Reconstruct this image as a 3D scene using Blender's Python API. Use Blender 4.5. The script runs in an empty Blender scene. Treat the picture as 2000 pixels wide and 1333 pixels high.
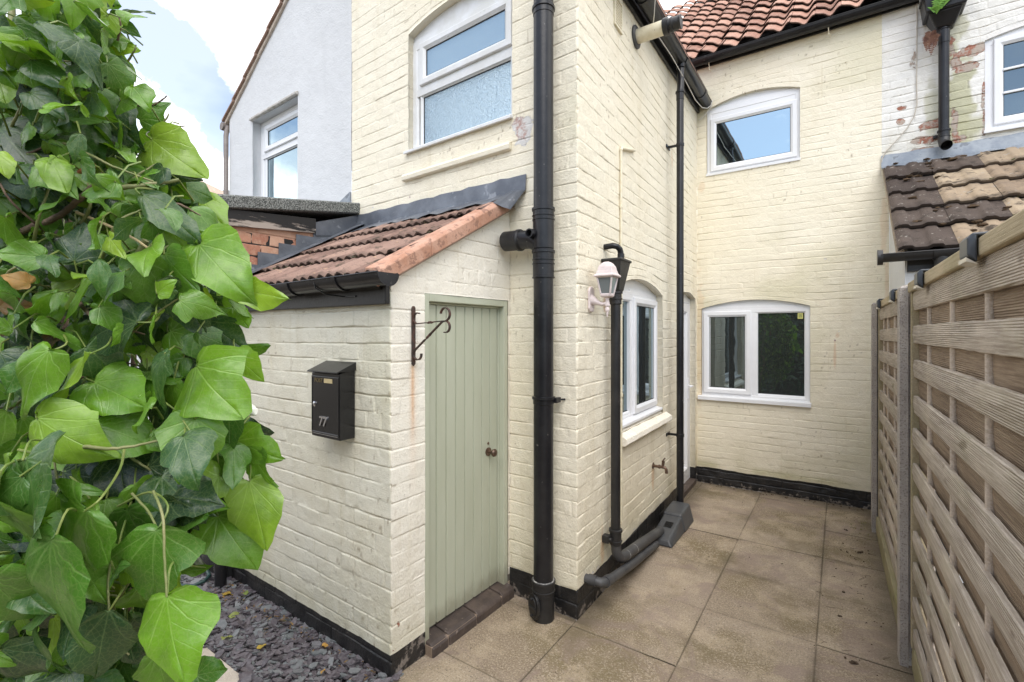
import bpy, math, random
import numpy as np
from mathutils import Vector, Matrix
R = math.radians
random.seed(7)
sc = bpy.context.scene
C = sc.collection
# ------------------------------------------------------------------ camera
H = 1.62
YAW = 34.55
F_PX = 929.5
cd = bpy.data.cameras.new('camera')
cam = bpy.data.objects.new('camera', cd); C.objects.link(cam)
cam.location = (0, 0, H); cam.rotation_euler = (R(90), 0, R(YAW))
cd.sensor_width = 36.0; cd.lens = F_PX/2000*36
cd.shift_y = -15.5/2000
cd.clip_start = 0.02; cd.clip_end = 3000
sc.camera = cam
# ------------------------------------------------------------------ world, sun, exposure
SUN_EL, SUN_AZ = 50, 147          # azimuth: direction the light comes from, degrees clockwise from +Y
SKY_STR = 0.15
SUN_STR = 1.5
EXPOSURE = 0.64
w = bpy.data.worlds.new('World'); sc.world = w; w.use_nodes = True
nt = w.node_tree; nt.nodes.clear()
N = nt.nodes.new; LK = nt.links.new
out = N('ShaderNodeOutputWorld'); bg = N('ShaderNodeBackground')
sky = N('ShaderNodeTexSky'); sky.sky_type = 'NISHITA'; sky.sun_disc = False
sky.sun_elevation = R(SUN_EL); sky.sun_rotation = R(SUN_AZ); sky.air_density = 1.0; sky.dust_density = 0.6
tc = N('ShaderNodeTexCoord'); mp = N('ShaderNodeMapping'); mp.inputs['Scale'].default_value = (1, 1, 1.7)
mp.inputs['Location'].default_value = (0.35, 0.1, 0.2)
n1 = N('ShaderNodeTexNoise'); n1.inputs['Scale'].default_value = 2.6; n1.inputs['Detail'].default_value = 9; n1.inputs['Roughness'].default_value = 0.56
r1 = N('ShaderNodeValToRGB'); r1.color_ramp.elements[0].position = 0.33; r1.color_ramp.elements[0].color = (.20, .20, .20, 1); r1.color_ramp.elements[1].position = 0.50
n2 = N('ShaderNodeTexNoise'); n2.inputs['Scale'].default_value = 4.0; n2.inputs['Detail'].default_value = 6
r2 = N('ShaderNodeValToRGB'); r2.color_ramp.elements[0].position = 0.35; r2.color_ramp.elements[1].position = 0.58
r2.color_ramp.elements[0].color = (4.3, 4.35, 4.5, 1); r2.color_ramp.elements[1].color = (9.6, 9.5, 9.3, 1)
mx = N('ShaderNodeMix'); mx.data_type = 'RGBA'
LK(tc.outputs['Generated'], mp.inputs[0]); LK(mp.outputs[0], n1.inputs['Vector']); LK(mp.outputs[0], n2.inputs['Vector'])
sx = N('ShaderNodeSeparateXYZ'); LK(tc.outputs['Generated'], sx.inputs[0])
def wm(op, a, b_=None):
    m = N('ShaderNodeMath'); m.operation = op
    for i, x in enumerate((a, b_)):
        if isinstance(x, (int, float)): m.inputs[i].default_value = x
        elif x is not None: LK(x, m.inputs[i])
    return m.outputs[0]
# the cloud bank thins out high up on the garden side of the sky
thr = wm('ADD', wm('MINIMUM', wm('MULTIPLY', sx.outputs[0], -0.3), 0.13), 0.13)
hi_ = N('ShaderNodeMapRange'); hi_.interpolation_type = 'SMOOTHSTEP'; hi_.inputs[1].default_value = 0.0; hi_.inputs[2].default_value = 0.16
LK(wm('SUBTRACT', sx.outputs[2], thr), hi_.inputs[0])
gs = N('ShaderNodeMapRange'); gs.interpolation_type = 'SMOOTHSTEP'; gs.inputs[1].default_value = 0.05; gs.inputs[2].default_value = 0.4
LK(wm('MULTIPLY', sx.outputs[1], -1.0), gs.inputs[0])
cov = wm('SUBTRACT', n1.outputs[0], wm('MULTIPLY', wm('MULTIPLY', hi_.outputs[0], gs.outputs[0]), 0.26))
def wdot(v):
    d = N('ShaderNodeVectorMath'); d.operation = 'DOT_PRODUCT'; LK(tc.outputs['Generated'], d.inputs[0]); d.inputs[1].default_value = v; return d.outputs['Value']
def wramp(x, lo, hi):
    q = N('ShaderNodeMapRange'); q.interpolation_type = 'SMOOTHSTEP'; q.inputs[1].default_value = lo; q.inputs[2].default_value = hi; LK(x, q.inputs[0]); return q.outputs[0]
# a long blue rift between the cloud banks in the west
rift = wm('MULTIPLY', wramp(wm('ABSOLUTE', wdot((-0.5202, -0.4694, -0.7135))), 0.085, 0.0), wramp(wdot((-0.8533, 0.3199, 0.4117)), 0.90, 0.985))
n3 = N('ShaderNodeTexNoise'); n3.inputs['Scale'].default_value = 9; n3.inputs['Detail'].default_value = 7; n3.inputs['Roughness'].default_value = 0.6; LK(tc.outputs['Generated'], n3.inputs['Vector'])
rift = wramp(wm('ADD', rift, wm('MULTIPLY', wm('SUBTRACT', n3.outputs[0], 0.5), 1.9)), 0.25, 1.0)
cov = wm('SUBTRACT', cov, wm('MULTIPLY', rift, 0.42))
LK(cov, r1.inputs[0]); LK(n2.outputs[0], r2.inputs[0])
zen = N('ShaderNodeMapRange'); zen.inputs[1].default_value = 0.0; zen.inputs[2].default_value = 1.0; zen.inputs[3].default_value = 0.85; zen.inputs[4].default_value = 1.9
LK(sx.outputs[2], zen.inputs[0]); vz = N('ShaderNodeVectorMath'); vz.operation = 'SCALE'; LK(r2.outputs[0], vz.inputs[0]); LK(zen.outputs[0], vz.inputs['Scale'])
LK(r1.outputs[0], mx.inputs[0]); LK(sky.outputs[0], mx.inputs[6]); LK(vz.outputs[0], mx.inputs[7])
LK(mx.outputs[2], bg.inputs[0]); bg.inputs[1].default_value = SKY_STR
LK(bg.outputs[0], out.inputs[0])
sd = bpy.data.lights.new('sun', 'SUN'); sd.energy = SUN_STR; sd.angle = R(48); sd.color = (1, 0.95, 0.88)
so = bpy.data.objects.new('sun', sd); C.objects.link(so)
az = R(SUN_AZ); el = R(SUN_EL)
sv = Vector((math.sin(az)*math.cos(el), math.cos(az)*math.cos(el), math.sin(el)))
so.rotation_euler = sv.to_track_quat('Z', 'Y').to_euler()
sc.view_settings.view_transform = 'Standard'; sc.view_settings.look = 'None'
sc.view_settings.exposure = EXPOSURE; sc.view_settings.gamma = 1
sc.cycles.max_bounces = 8; sc.cycles.diffuse_bounces = 6; sc.cycles.transparent_max_bounces = 6

# ------------------------------------------------------------------ survey: camera pixel <-> place
A_ = R(YAW); FW = (-math.sin(A_), math.cos(A_)); RT = (math.cos(A_), math.sin(A_))
def at_depth(px, py, d):
    u = (px-1000)/F_PX; v = -(py-651)/F_PX
    return Vector((FW[0]*d+RT[0]*u*d, FW[1]*d+RT[1]*u*d, H+v*d))

class Plane:                       # a vertical wall plane: s along, z up, n outwards
    def __init__(s, p, d):
        L = math.hypot(*d); s.p = p; s.d = (d[0]/L, d[1]/L); s.n = (s.d[1], -s.d[0])
    def __call__(s, a, z, n=0.0):
        return (s.p[0]+s.d[0]*a+s.n[0]*n, s.p[1]+s.d[1]*a+s.n[1]*n, z)
    def arr(s, a, z, n):
        return np.stack([s.p[0]+s.d[0]*a+s.n[0]*n, s.p[1]+s.d[1]*a+s.n[1]*n, z+0*a], -1)
C1 = (-1.7234, 1.5059); C2 = (-1.2178, 2.4203); C3 = (-1.2882, 5.4479)
P1 = (0.2405, 2.9826); P2 = (0.2160, 4.8486)
G = Plane(C2, (0.99903, -0.04411))      # wing gable, s < 0 to the left
Lp = Plane(C1, (0.99984, -0.01771))     # outhouse front
D = Plane(C1, (0.02859, 0.99959))       # outhouse door wall
S = Plane(C2, (C3[0]-C2[0], C3[1]-C2[1]))
M = Plane(C3, (1, 0))
Fn = Plane(P1, (P2[0]-P1[0], P2[1]-P1[1]))
XE = -3.293
E = Plane((XE, 1.492), (0, 1))          # side wall of the flat roofed extension
EF = Plane((XE, 1.492), (1, 0))         # its front wall
def WP(x, y, z): return (x, y, z)       # plain world coordinates

# ------------------------------------------------------------------ scene graph helpers
ORG = {}
def thing(name, loc, label, cat, group=None):
    o = bpy.data.objects.new(name, None); C.objects.link(o); o.location = loc
    o.empty_display_size = 0.1
    o['label'] = label; o['category'] = cat
    if group: o['group'] = group
    ORG[o.name] = Vector(loc)
    return o
def tag(o, label, cat, group=None):
    o['label'] = label; o['category'] = cat
    if group: o['group'] = group
    return o
def link(name, me, parent, mat, smooth, bevel=0, org=None):
    o = bpy.data.objects.new(name, me); C.objects.link(o)
    if parent is not None:
        o.parent = parent; ORG[o.name] = ORG[parent.name]
    elif org is not None:
        o.location = org; ORG[o.name] = Vector(org)
    else: ORG[o.name] = Vector((0, 0, 0))
    if mat: me.materials.append(mat)
    if bevel:
        b = o.modifiers.new('bevel', 'BEVEL'); b.width = bevel; b.segments = 2; b.limit_method = 'ANGLE'; b.angle_limit = R(40)
    if smooth:
        me.polygons.foreach_set('use_smooth', [True]*len(me.polygons))
    return o
class MB:
    def __init__(s, P=WP): s.v = []; s.f = []; s.P = P
    def add(s, pts, faces, P=None):
        P = P or s.P; b = len(s.v)
        s.v += [tuple(P(*p)) for p in pts]
        s.f += [[b+i for i in f] for f in faces]
    def box(s, a0, a1, b0, b1, c0, c1, P=None):
        """plane coords: s range, z range, n range"""
        p = [(a, b, c) for a in (a0, a1) for b in (b0, b1) for c in (c0, c1)]
        s.add(p, [(0,1,3,2),(4,6,7,5),(0,4,5,1),(2,3,7,6),(0,2,6,4),(1,5,7,3)], P)
    def prism(s, poly, lo, hi, axis, P=None):
        """extrude a 2-D polygon along one axis: axis 0 -> poly is (b,c), 1 -> (a,c), 2 -> (a,b)"""
        n = len(poly); pts = []
        for t in (lo, hi):
            for q in poly:
                pts.append({0: (t, q[0], q[1]), 1: (q[0], t, q[1]), 2: (q[0], q[1], t)}[axis])
        fs = [list(range(n))[::-1], list(range(n, 2*n))] + [(i, (i+1) % n, n+(i+1) % n, n+i) for i in range(n)]
        s.add(pts, fs, P)
    def ring(s, s0, s1, z0, z1, prof, P=None):
        """mitred frame: closed profile of (inset, n) swept round a rectangle"""
        m = len(prof); pts = []
        for (i, n) in prof: pts += []
        cs = []
        for (sg, zg, a, b) in ((1, 1, s0, z0), (-1, 1, s1, z0), (-1, -1, s1, z1), (1, -1, s0, z1)):
            for (i, n) in prof: cs.append((a+sg*i, b+zg*i, n))
        fs = []
        for c in range(4):
            for k in range(m):
                fs.append((c*m+k, c*m+(k+1) % m, ((c+1) % 4)*m+(k+1) % m, ((c+1) % 4)*m+k))
        s.add(cs, fs, P)
    def tube(s, path, r, seg=14, P=None, caps=True, closed=False):
        P = P or s.P
        pts = [Vector(P(*p)) for p in path]; n = len(pts)
        rs = r if isinstance(r, (list, tuple)) else [r]*n
        b = len(s.v); prev = None
        for i in range(n):
            t = (pts[min(i+1, n-1)]-pts[max(i-1, 0)])
            if t.length < 1e-9: t = Vector((0, 0, 1))
            t.normalize()
            if prev is None:
                x = t.orthogonal().normalized()
            else:
                x = (prev-t*prev.dot(t))
                x = x.normalized() if x.length > 1e-6 else t.orthogonal().normalized()
            prev = x; y = t.cross(x)
            for k in range(seg):
                a = 2*math.pi*k/seg
                s.v.append(tuple(pts[i]+(x*math.cos(a)+y*math.sin(a))*rs[i]))
        for i in range(n-1):
            for k in range(seg):
                s.f.append([b+i*seg+k, b+i*seg+(k+1) % seg, b+(i+1)*seg+(k+1) % seg, b+(i+1)*seg+k])
        if caps:
            s.f.append([b+k for k in range(seg)][::-1]); s.f.append([b+(n-1)*seg+k for k in range(seg)])
    def strip(s, path, w_vec, th_vec, P=None):
        """flat bar: rectangular section swept along a path (vectors in world space)"""
        P = P or s.P
        pts = [Vector(P(*p)) for p in path]; b = len(s.v); n = len(pts)
        for i in range(n):
            t = (pts[min(i+1, n-1)]-pts[max(i-1, 0)]).normalized()
            wv = Vector(w_vec); th = t.cross(wv).normalized()*th_vec
            for (p, q) in ((-1, -1), (1, -1), (1, 1), (-1, 1)):
                s.v.append(tuple(pts[i]+wv*p*0.5+th*q*0.5))
        for i in range(n-1):
            for k in range(4):
                s.f.append([b+i*4+k, b+i*4+(k+1) % 4, b+(i+1)*4+(k+1) % 4, b+(i+1)*4+k])
        s.f.append([b, b+3, b+2, b+1]); e = b+(n-1)*4; s.f.append([e, e+1, e+2, e+3])
    def lathe(s, prof, centre, seg=20, axis='Z', P=None):
        """prof = (r, h); centre in world coordinates"""
        b = len(s.v); c = Vector(centre)
        for (r, h) in prof:
            for k in range(seg):
                a = 2*math.pi*(k+0.5)/seg
                x, y = r*math.cos(a), r*math.sin(a)
                o = {'Z': (x, y, h), 'X': (h, x, y), 'Y': (x, h, y)}[axis]
                s.v.append(tuple(c+Vector(o)))
        m = len(prof)
        for i in range(m-1):
            for k in range(seg):
                s.f.append([b+i*seg+k, b+i*seg+(k+1) % seg, b+(i+1)*seg+(k+1) % seg, b+(i+1)*seg+k])
        s.f.append([b+k for k in range(seg)][::-1]); s.f.append([b+(m-1)*seg+k for k in range(seg)])
    def blob(s, c, r, seed=0, sq=(1, 1, 1), seg=10):
        rn = random.Random(seed); b = len(s.v); ph = [rn.random()*6 for _ in range(4)]
        rows = seg//2+1
        for i in range(rows+1):
            th = math.pi*i/rows
            for k in range(seg):
                a = 2*math.pi*k/seg
                q = r*(1+0.18*math.sin(3*a+ph[0]+2*th)+0.15*math.sin(4*th+ph[1]+a)+0.1*rn.uniform(-1, 1))
                s.v.append((c[0]+q*math.sin(th)*math.cos(a)*sq[0], c[1]+q*math.sin(th)*math.sin(a)*sq[1], c[2]+q*math.cos(th)*sq[2]))
        for i in range(rows):
            for k in range(seg):
                s.f.append([b+i*seg+k, b+(i+1)*seg+k, b+(i+1)*seg+(k+1) % seg, b+i*seg+(k+1) % seg])
    def build(s, name, mat, parent=None, bevel=0, smooth=False, org=None):
        o0 = ORG[parent.name] if parent is not None else Vector(org or (0, 0, 0))
        me = bpy.data.meshes.new(name)
        me.from_pydata([(v[0]-o0.x, v[1]-o0.y, v[2]-o0.z) for v in s.v], [], s.f)
        me.validate(); me.update()
        import bmesh
        bm = bmesh.new(); bm.from_mesh(me)
        bmesh.ops.recalc_face_normals(bm, faces=bm.faces); bm.to_mesh(me); bm.free()
        o = link(name, me, parent, mat, False, bevel, org)
        if smooth: smooth_by_angle(o)
        return o
def smooth_by_angle(o, ang=38):
    me = o.data
    me.polygons.foreach_set('use_smooth', [True]*len(me.polygons))
    try: me.set_sharp_from_angle(angle=R(ang))
    except Exception: pass
def grid_obj(name, verts, faces, mat, parent=None, attrs=None, fattrs=None, smooth=True, uv=None, org=None):
    """big mesh from numpy arrays (verts Nx3 world, faces Mx4)"""
    o0 = ORG[parent.name] if parent is not None else Vector(org or (0, 0, 0))
    me = bpy.data.meshes.new(name)
    v = (verts-np.array([o0.x, o0.y, o0.z])).astype(np.float32)
    nf = len(faces); k = faces.shape[1]
    me.vertices.add(len(v)); me.vertices.foreach_set('co', v.ravel())
    me.loops.add(nf*k); me.loops.foreach_set('vertex_index', faces.astype(np.int32).ravel())
    me.polygons.add(nf)
    me.polygons.foreach_set('loop_start', np.arange(0, nf*k, k, dtype=np.int32))
    me.polygons.foreach_set('loop_total', np.full(nf, k, dtype=np.int32))
    me.update(calc_edges=True)
    for nme, a in (attrs or {}).items():
        at = me.attributes.new(nme, 'FLOAT', 'POINT'); at.data.foreach_set('value', a.astype(np.float32).ravel())
    for nme, a in (fattrs or {}).items():
        at = me.attributes.new(nme, 'FLOAT', 'FACE'); at.data.foreach_set('value', a.astype(np.float32).ravel())
    if uv is not None:
        ul = me.uv_layers.new(name='leaf'); ul.data.foreach_set('uv', uv[faces.ravel()].astype(np.float32).ravel())
    return link(name, me, parent, mat, smooth, 0, org)

# ------------------------------------------------------------------ numpy noise
def hsh(i, j, seed):
    n = (i.astype(np.int64)*374761393 + j.astype(np.int64)*668265263 + seed*974634777) & 0x7fffffff
    n = ((n ^ (n >> 13))*1274126177) & 0x7fffffff
    n = (n ^ (n >> 16)) & 0xffff
    return n/65535.0
def vnoise(x, y, seed=0):
    i = np.floor(x); j = np.floor(y); f = x-i; g = y-j
    f = f*f*(3-2*f); g = g*g*(3-2*g)
    a = hsh(i, j, seed); b = hsh(i+1, j, seed); c = hsh(i, j+1, seed); d = hsh(i+1, j+1, seed)
    return (a*(1-f)+b*f)*(1-g)+(c*(1-f)+d*f)*g
def fbm(x, y, seed=0, oct=4):
    t = 0; a = 0.5
    for k in range(oct):
        t = t+a*vnoise(x*2**k, y*2**k, seed+k*17); a *= 0.5
    return t/(1-0.5**oct)
def sstep(a, b, x):
    t = np.clip((x-a)/(b-a), 0, 1); return t*t*(3-2*t)

# ------------------------------------------------------------------ materials
def newmat(name):
    m = bpy.data.materials.new(name); m.use_nodes = True
    nt = m.node_tree; nt.nodes.clear()
    o = nt.nodes.new('ShaderNodeOutputMaterial'); b = nt.nodes.new('ShaderNodeBsdfPrincipled')
    nt.links.new(b.outputs[0], o.inputs[0])
    return m, nt, b, o
def rgb(c): return (c[0], c[1], c[2], 1)
class NT:
    def __init__(s, nt):
        s.nt = nt; s.tc = nt.nodes.new('ShaderNodeTexCoord')
    def n(s, t): return s.nt.nodes.new(t)
    def l(s, a, b): s.nt.links.new(a, b)
    def noise(s, scale, detail=4, rough=0.55, stretch=None, dist=0.0):
        n = s.n('ShaderNodeTexNoise'); n.inputs['Scale'].default_value = scale; n.inputs['Detail'].default_value = detail
        n.inputs['Roughness'].default_value = rough; n.inputs['Distortion'].default_value = dist
        if stretch:
            mp = s.n('ShaderNodeMapping'); mp.inputs['Scale'].default_value = stretch
            s.l(s.tc.outputs['Object'], mp.inputs[0]); s.l(mp.outputs[0], n.inputs['Vector'])
        else: s.l(s.tc.outputs['Object'], n.inputs['Vector'])
        return n.outputs[0]
    def ramp(s, x, lo, hi):
        m = s.n('ShaderNodeMapRange'); m.interpolation_type = 'SMOOTHSTEP'
        m.inputs[1].default_value = lo; m.inputs[2].default_value = hi
        s.l(x, m.inputs[0]); return m.outputs[0]
    def attr(s, name):
        a = s.n('ShaderNodeAttribute'); a.attribute_name = name; return a.outputs['Fac']
    def math(s, op, a, b=None, c=None):
        m = s.n('ShaderNodeMath'); m.operation = op
        for i, x in enumerate((a, b, c)):
            if x is None: continue
            if isinstance(x, (int, float)): m.inputs[i].default_value = x
            else: s.l(x, m.inputs[i])
        return m.outputs[0]
    def mix(s, fac, a, b):
        m = s.n('ShaderNodeMix'); m.data_type = 'RGBA'
        for x, k in ((fac, 0), (a, 6), (b, 7)):
            if isinstance(x, tuple): m.inputs[k].default_value = rgb(x)
            elif isinstance(x, (int, float)): m.inputs[k].default_value = x
            else: s.l(x, m.inputs[k])
        return m.outputs[2]
    def bump(s, h, dist, bsdf, strength=1.0):
        b = s.n('ShaderNodeBump'); b.inputs['Distance'].default_value = dist; b.inputs['Strength'].default_value = strength
        s.l(h, b.inputs['Height']); s.l(b.outputs[0], bsdf.inputs['Normal'])
def mat(name, base, base2=None, scale=6, rough=0.5, bump=0, bscale=60, metal=0, spec=0.5, speck=None, stretch=None, lo=0.35, hi=0.65, coat=0):
    m, nt, b, o = newmat(name); k = NT(nt)
    b.inputs['Roughness'].default_value = rough; b.inputs['Metallic'].default_value = metal
    b.inputs['Specular IOR Level'].default_value = spec
    if coat: b.inputs['Coat Weight'].default_value = coat; b.inputs['Coat Roughness'].default_value = 0.12
    col = base
    if base2:
        col = k.mix(k.ramp(k.noise(scale, 6, 0.6, stretch), lo, hi), base, base2)
    if speck:      # (colour, scale, threshold, amount)
        col = k.mix(k.math('MULTIPLY', k.ramp(k.noise(speck[1], 3, 0.6), speck[2], speck[2]+0.06), speck[3]), col, speck[0])
    if isinstance(col, tuple): b.inputs['Base Color'].default_value = rgb(col)
    else: k.l(col, b.inputs['Base Color'])
    if bump: k.bump(k.noise(bscale, 5, 0.6, stretch), bump, b)
    return m
def paint_wall(name, c1, c2, rough=0.55, brick=(0.34, 0.135, 0.085), flaked=(0.43, 0.36, 0.30), dirtc=(0.30, 0.235, 0.15)):
    m, nt, b, o = newmat(name); k = NT(nt)
    b.inputs['Roughness'].default_value = rough; b.inputs['Specular IOR Level'].default_value = 0.35
    col = k.mix(k.ramp(k.noise(1.6, 6, 0.62), 0.3, 0.7), c1, c2)
    # rain streaks and grime, broad and faint
    col = k.mix(k.math('MULTIPLY', k.ramp(k.noise(2.2, 6, 0.6, (3.2, 3.2, 0.35)), 0.52, 0.8), 0.35), col, tuple(x*y for x, y in zip(c2, (0.80, 0.76, 0.66))))
    col = k.mix(k.math('MULTIPLY', k.ramp(k.noise(7, 5, 0.65, (4, 4, 0.16)), 0.60, 0.74), 0.28), col, tuple(x*y for x, y in zip(c2, (0.74, 0.68, 0.55))))
    col = k.mix(k.math('MULTIPLY', k.ramp(k.noise(38, 3, 0.6), 0.66, 0.74), 0.35), col, dirtc)
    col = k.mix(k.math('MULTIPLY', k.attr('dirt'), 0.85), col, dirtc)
    col = k.mix(k.math('MULTIPLY', k.attr('damp'), 0.42), col, (0.47, 0.43, 0.27))
    col = k.mix(k.math('MULTIPLY', k.attr('algae'), 0.8), col, (0.34, 0.33, 0.12))
    col = k.mix(k.math('MULTIPLY', k.attr('rust'), 0.6), col, (0.62, 0.30, 0.10))
    fl = k.attr('flake')
    fl = k.ramp(k.math('ADD', fl, k.math('MULTIPLY', k.math('SUBTRACT', k.noise(22, 8, 0.72), 0.5), 2.5)), 0.52, 0.56)
    inner = k.mix(k.ramp(k.noise(11, 6, 0.7), 0.44, 0.54), brick, flaked)
    col = k.mix(fl, col, inner)
    k.l(col, b.inputs['Base Color'])
    hgt = k.math('SUBTRACT', k.math('ADD', k.noise(95, 5, 0.62), k.math('MULTIPLY', k.noise(24, 4, 0.6), 1.2)), k.math('MULTIPLY', fl, 0.9))
    k.bump(hgt, 0.0035, b)
    return m
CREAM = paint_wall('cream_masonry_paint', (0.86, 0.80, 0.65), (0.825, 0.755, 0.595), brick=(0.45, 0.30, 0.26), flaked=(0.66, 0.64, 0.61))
CREAM_FRONT = paint_wall('shade_tinted_cream_paint', (0.80, 0.78, 0.66), (0.75, 0.71, 0.56))  # cream greyed and greened to put the ivy-side shade into the wall colour
CREAM_DOOR = paint_wall('ivory_masonry_paint', (0.87, 0.83, 0.73), (0.84, 0.785, 0.67))
WHITE_FLAKE = paint_wall('flaking_white_paint', (0.82, 0.81, 0.78), (0.76, 0.74, 0.68))
def render_wall(name, c1, c2):
    m, nt, b, o = newmat(name); k = NT(nt); b.inputs['Roughness'].default_value = 0.8
    b.inputs['Specular IOR Level'].default_value = 0.2
    col = k.mix(k.ramp(k.noise(1.3, 6, 0.6), 0.3, 0.7), c1, c2)
    col = k.mix(k.math('MULTIPLY', k.ramp(k.noise(3, 5, 0.6, (2.5, 2.5, 0.3)), 0.55, 0.8), 0.3), col, (c1[0]*.8, c1[1]*.8, c1[2]*.8))
    k.l(col, b.inputs['Base Color'])
    k.bump(k.math('ADD', k.noise(70, 5, 0.6), k.math('MULTIPLY', k.noise(9, 3, 0.5), 1.6)), 0.004, b)
    return m
WHITE_RENDER = render_wall('white_render', (0.67, 0.68, 0.69), (0.63, 0.64, 0.65))
def plinth_mat():
    m, nt, b, o = newmat('black_bitumen_paint'); k = NT(nt)
    b.inputs['Roughness'].default_value = 0.45
    col = k.mix(k.ramp(k.noise(9, 6, 0.6), 0.35, 0.7), (0.010, 0.010, 0.011), (0.03, 0.028, 0.027))
    wear = k.math('ADD', k.noise(17, 8, 0.7), k.math('MULTIPLY', k.attr('wear'), 0.22))
    col = k.mix(k.ramp(wear, 0.68, 0.76), col, (0.22, 0.19, 0.165))
    k.l(col, b.inputs['Base Color']); k.bump(k.noise(55, 5, 0.6), 0.005, b)
    return m
PLINTH = plinth_mat()
def brick_mat():
    m, nt, b, o = newmat('bare_red_brick'); k = NT(nt); b.inputs['Roughness'].default_value = 0.85
    b.inputs['Specular IOR Level'].default_value = 0.2
    r = k.n('ShaderNodeValToRGB'); e = r.color_ramp.elements
    e[0].color = rgb((0.40, 0.165, 0.11)); e[1].color = rgb((0.60, 0.37, 0.26)); x = e.new(0.5); x.color = rgb((0.50, 0.26, 0.17))
    k.l(k.attr('tint'), r.inputs[0])
    col = k.mix(k.math('MULTIPLY', k.ramp(k.noise(18, 6, 0.65), 0.45, 0.7), 0.6), r.outputs[0], (0.62, 0.42, 0.30))
    col = k.mix(k.attr('joint'), col, (0.56, 0.36, 0.26))
    k.l(col, b.inputs['Base Color']); k.bump(k.noise(80, 5, 0.65), 0.004, b)
    return m
BRICK = brick_mat()
def tile_mat(name, stops, lich=None, rough=0.8, moss=(0.05, 0.042, 0.028), mossamt=0.6, mth=0.56, wash=None):
    m, nt, b, o = newmat(name); k = NT(nt); b.inputs['Roughness'].default_value = rough
    b.inputs['Specular IOR Level'].default_value = 0.25
    r = k.n('ShaderNodeValToRGB'); e = r.color_ramp.elements
    e[0].position = stops[0][0]; e[0].color = rgb(stops[0][1]); e[1].position = stops[-1][0]; e[1].color = rgb(stops[-1][1])
    for p, c in stops[1:-1]:
        x = e.new(p); x.color = rgb(c)
    k.l(k.attr('tint'), r.inputs[0])
    col = k.mix(k.math('MULTIPLY', k.ramp(k.noise(7, 7, 0.65), 0.4, 0.72), 0.5), r.outputs[0], wash or tuple(c*1.2 for c in stops[-1][1]))
    if lich: col = k.mix(k.math('MULTIPLY', k.ramp(k.noise(24, 5, 0.6), 0.62, 0.68), 0.7), col, lich)
    col = k.mix(k.math('MULTIPLY', k.ramp(k.noise(11, 8, 0.7), mth, mth+0.14), mossamt), col, moss)
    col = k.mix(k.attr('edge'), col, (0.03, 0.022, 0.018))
    k.l(col, b.inputs['Base Color']); k.bump(k.noise(120, 5, 0.65), 0.003, b)
    return m
PANTILE = tile_mat('clay_pantile', [(0, (0.22, 0.11, 0.078)), (0.5, (0.35, 0.185, 0.132)), (1, (0.45, 0.265, 0.195))], (0.42, 0.34, 0.27), mth=0.60, mossamt=0.6)
ROMAN = tile_mat('weathered_clay_tile', [(0, (0.15, 0.092, 0.073)), (0.5, (0.235, 0.145, 0.113)), (1, (0.33, 0.215, 0.168))], (0.47, 0.30, 0.19), mossamt=0.85, mth=0.52)
CONC_TILE = tile_mat('concrete_tile', [(0, (0.055, 0.041, 0.035)), (0.35, (0.10, 0.075, 0.06)), (0.5, (0.29, 0.215, 0.145)), (0.85, (0.42, 0.33, 0.225)), (1, (0.43, 0.35, 0.15))], (0.36, 0.33, 0.29), moss=(0.035, 0.027, 0.021), mossamt=0.85, mth=0.52, wash=(0.12, 0.092, 0.075))
TERRA = mat('terracotta_verge', (0.44, 0.225, 0.145), (0.54, 0.315, 0.225), 9, 0.8, 0.004, 60, speck=((0.20, 0.11, 0.08), 26, 0.56, 0.6))
LEAD = mat('lead', (0.105, 0.115, 0.135), (0.17, 0.185, 0.21), 5, 0.42, 0.004, 14, metal=0.25, speck=((0.33, 0.34, 0.36), 9, 0.62, 0.6))
LEAD_LT = mat('pale_lead', (0.20, 0.23, 0.27), (0.33, 0.36, 0.39), 6, 0.5, 0.004, 14, metal=0.2, speck=((0.08, 0.09, 0.11), 12, 0.6, 0.6))
BLACK = mat('black_pipe_plastic', (0.010, 0.010, 0.012), (0.017, 0.017, 0.019), 8, 0.30, 0.0008, 40, spec=0.38, speck=((0.22, 0.21, 0.19), 46, 0.68, 0.55))
BLACK_DULL = mat('dull_black_paint', (0.012, 0.012, 0.013), (0.022, 0.021, 0.021), 10, 0.45, 0.0015, 60, speck=((0.3, 0.28, 0.25), 40, 0.72, 0.6))
BLACK_FADED = mat('faded_grey_plastic', (0.045, 0.045, 0.048), (0.07, 0.07, 0.07), 9, 0.5, 0.001, 60, speck=((0.25, 0.24, 0.22), 60, 0.70, 0.4))
DRAIN = mat('dark_grey_drain_plastic', (0.05, 0.052, 0.056), (0.075, 0.078, 0.082), 6, 0.45, 0.0006, 90)
FELT = mat('mineral_roof_felt', (0.05, 0.055, 0.05), (0.34, 0.35, 0.33), 120, 0.9, 0.004, 160, lo=.40, hi=.66)
BOARD_OLD = mat('flaking_black_board', (0.014, 0.013, 0.013), (0.02, 0.02, 0.02), 8, 0.6, 0.004, 20, stretch=(1, 0.14, 1), speck=((0.36, 0.31, 0.26), 30, 0.62, 0.9))
def flaky_board():
    m, nt, b, o = newmat('flaking_black_board_paint'); k = NT(nt); b.inputs['Roughness'].default_value = 0.6
    n = k.noise(26, 8, 0.7, (1, 0.12, 1))
    z = k.n('ShaderNodeSeparateXYZ'); k.l(k.tc.outputs['Generated'], z.inputs[0])
    bias = k.math('MULTIPLY', k.math('SUBTRACT', 0.5, z.outputs[2]), 0.30)
    f = k.ramp(k.math('ADD', n, bias), 0.53, 0.60)
    k.l(k.mix(f, (0.016, 0.015, 0.015), (0.40, 0.34, 0.29)), b.inputs['Base Color'])
    k.bump(k.math('SUBTRACT', 1.0, f), 0.003, b); return m
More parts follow.
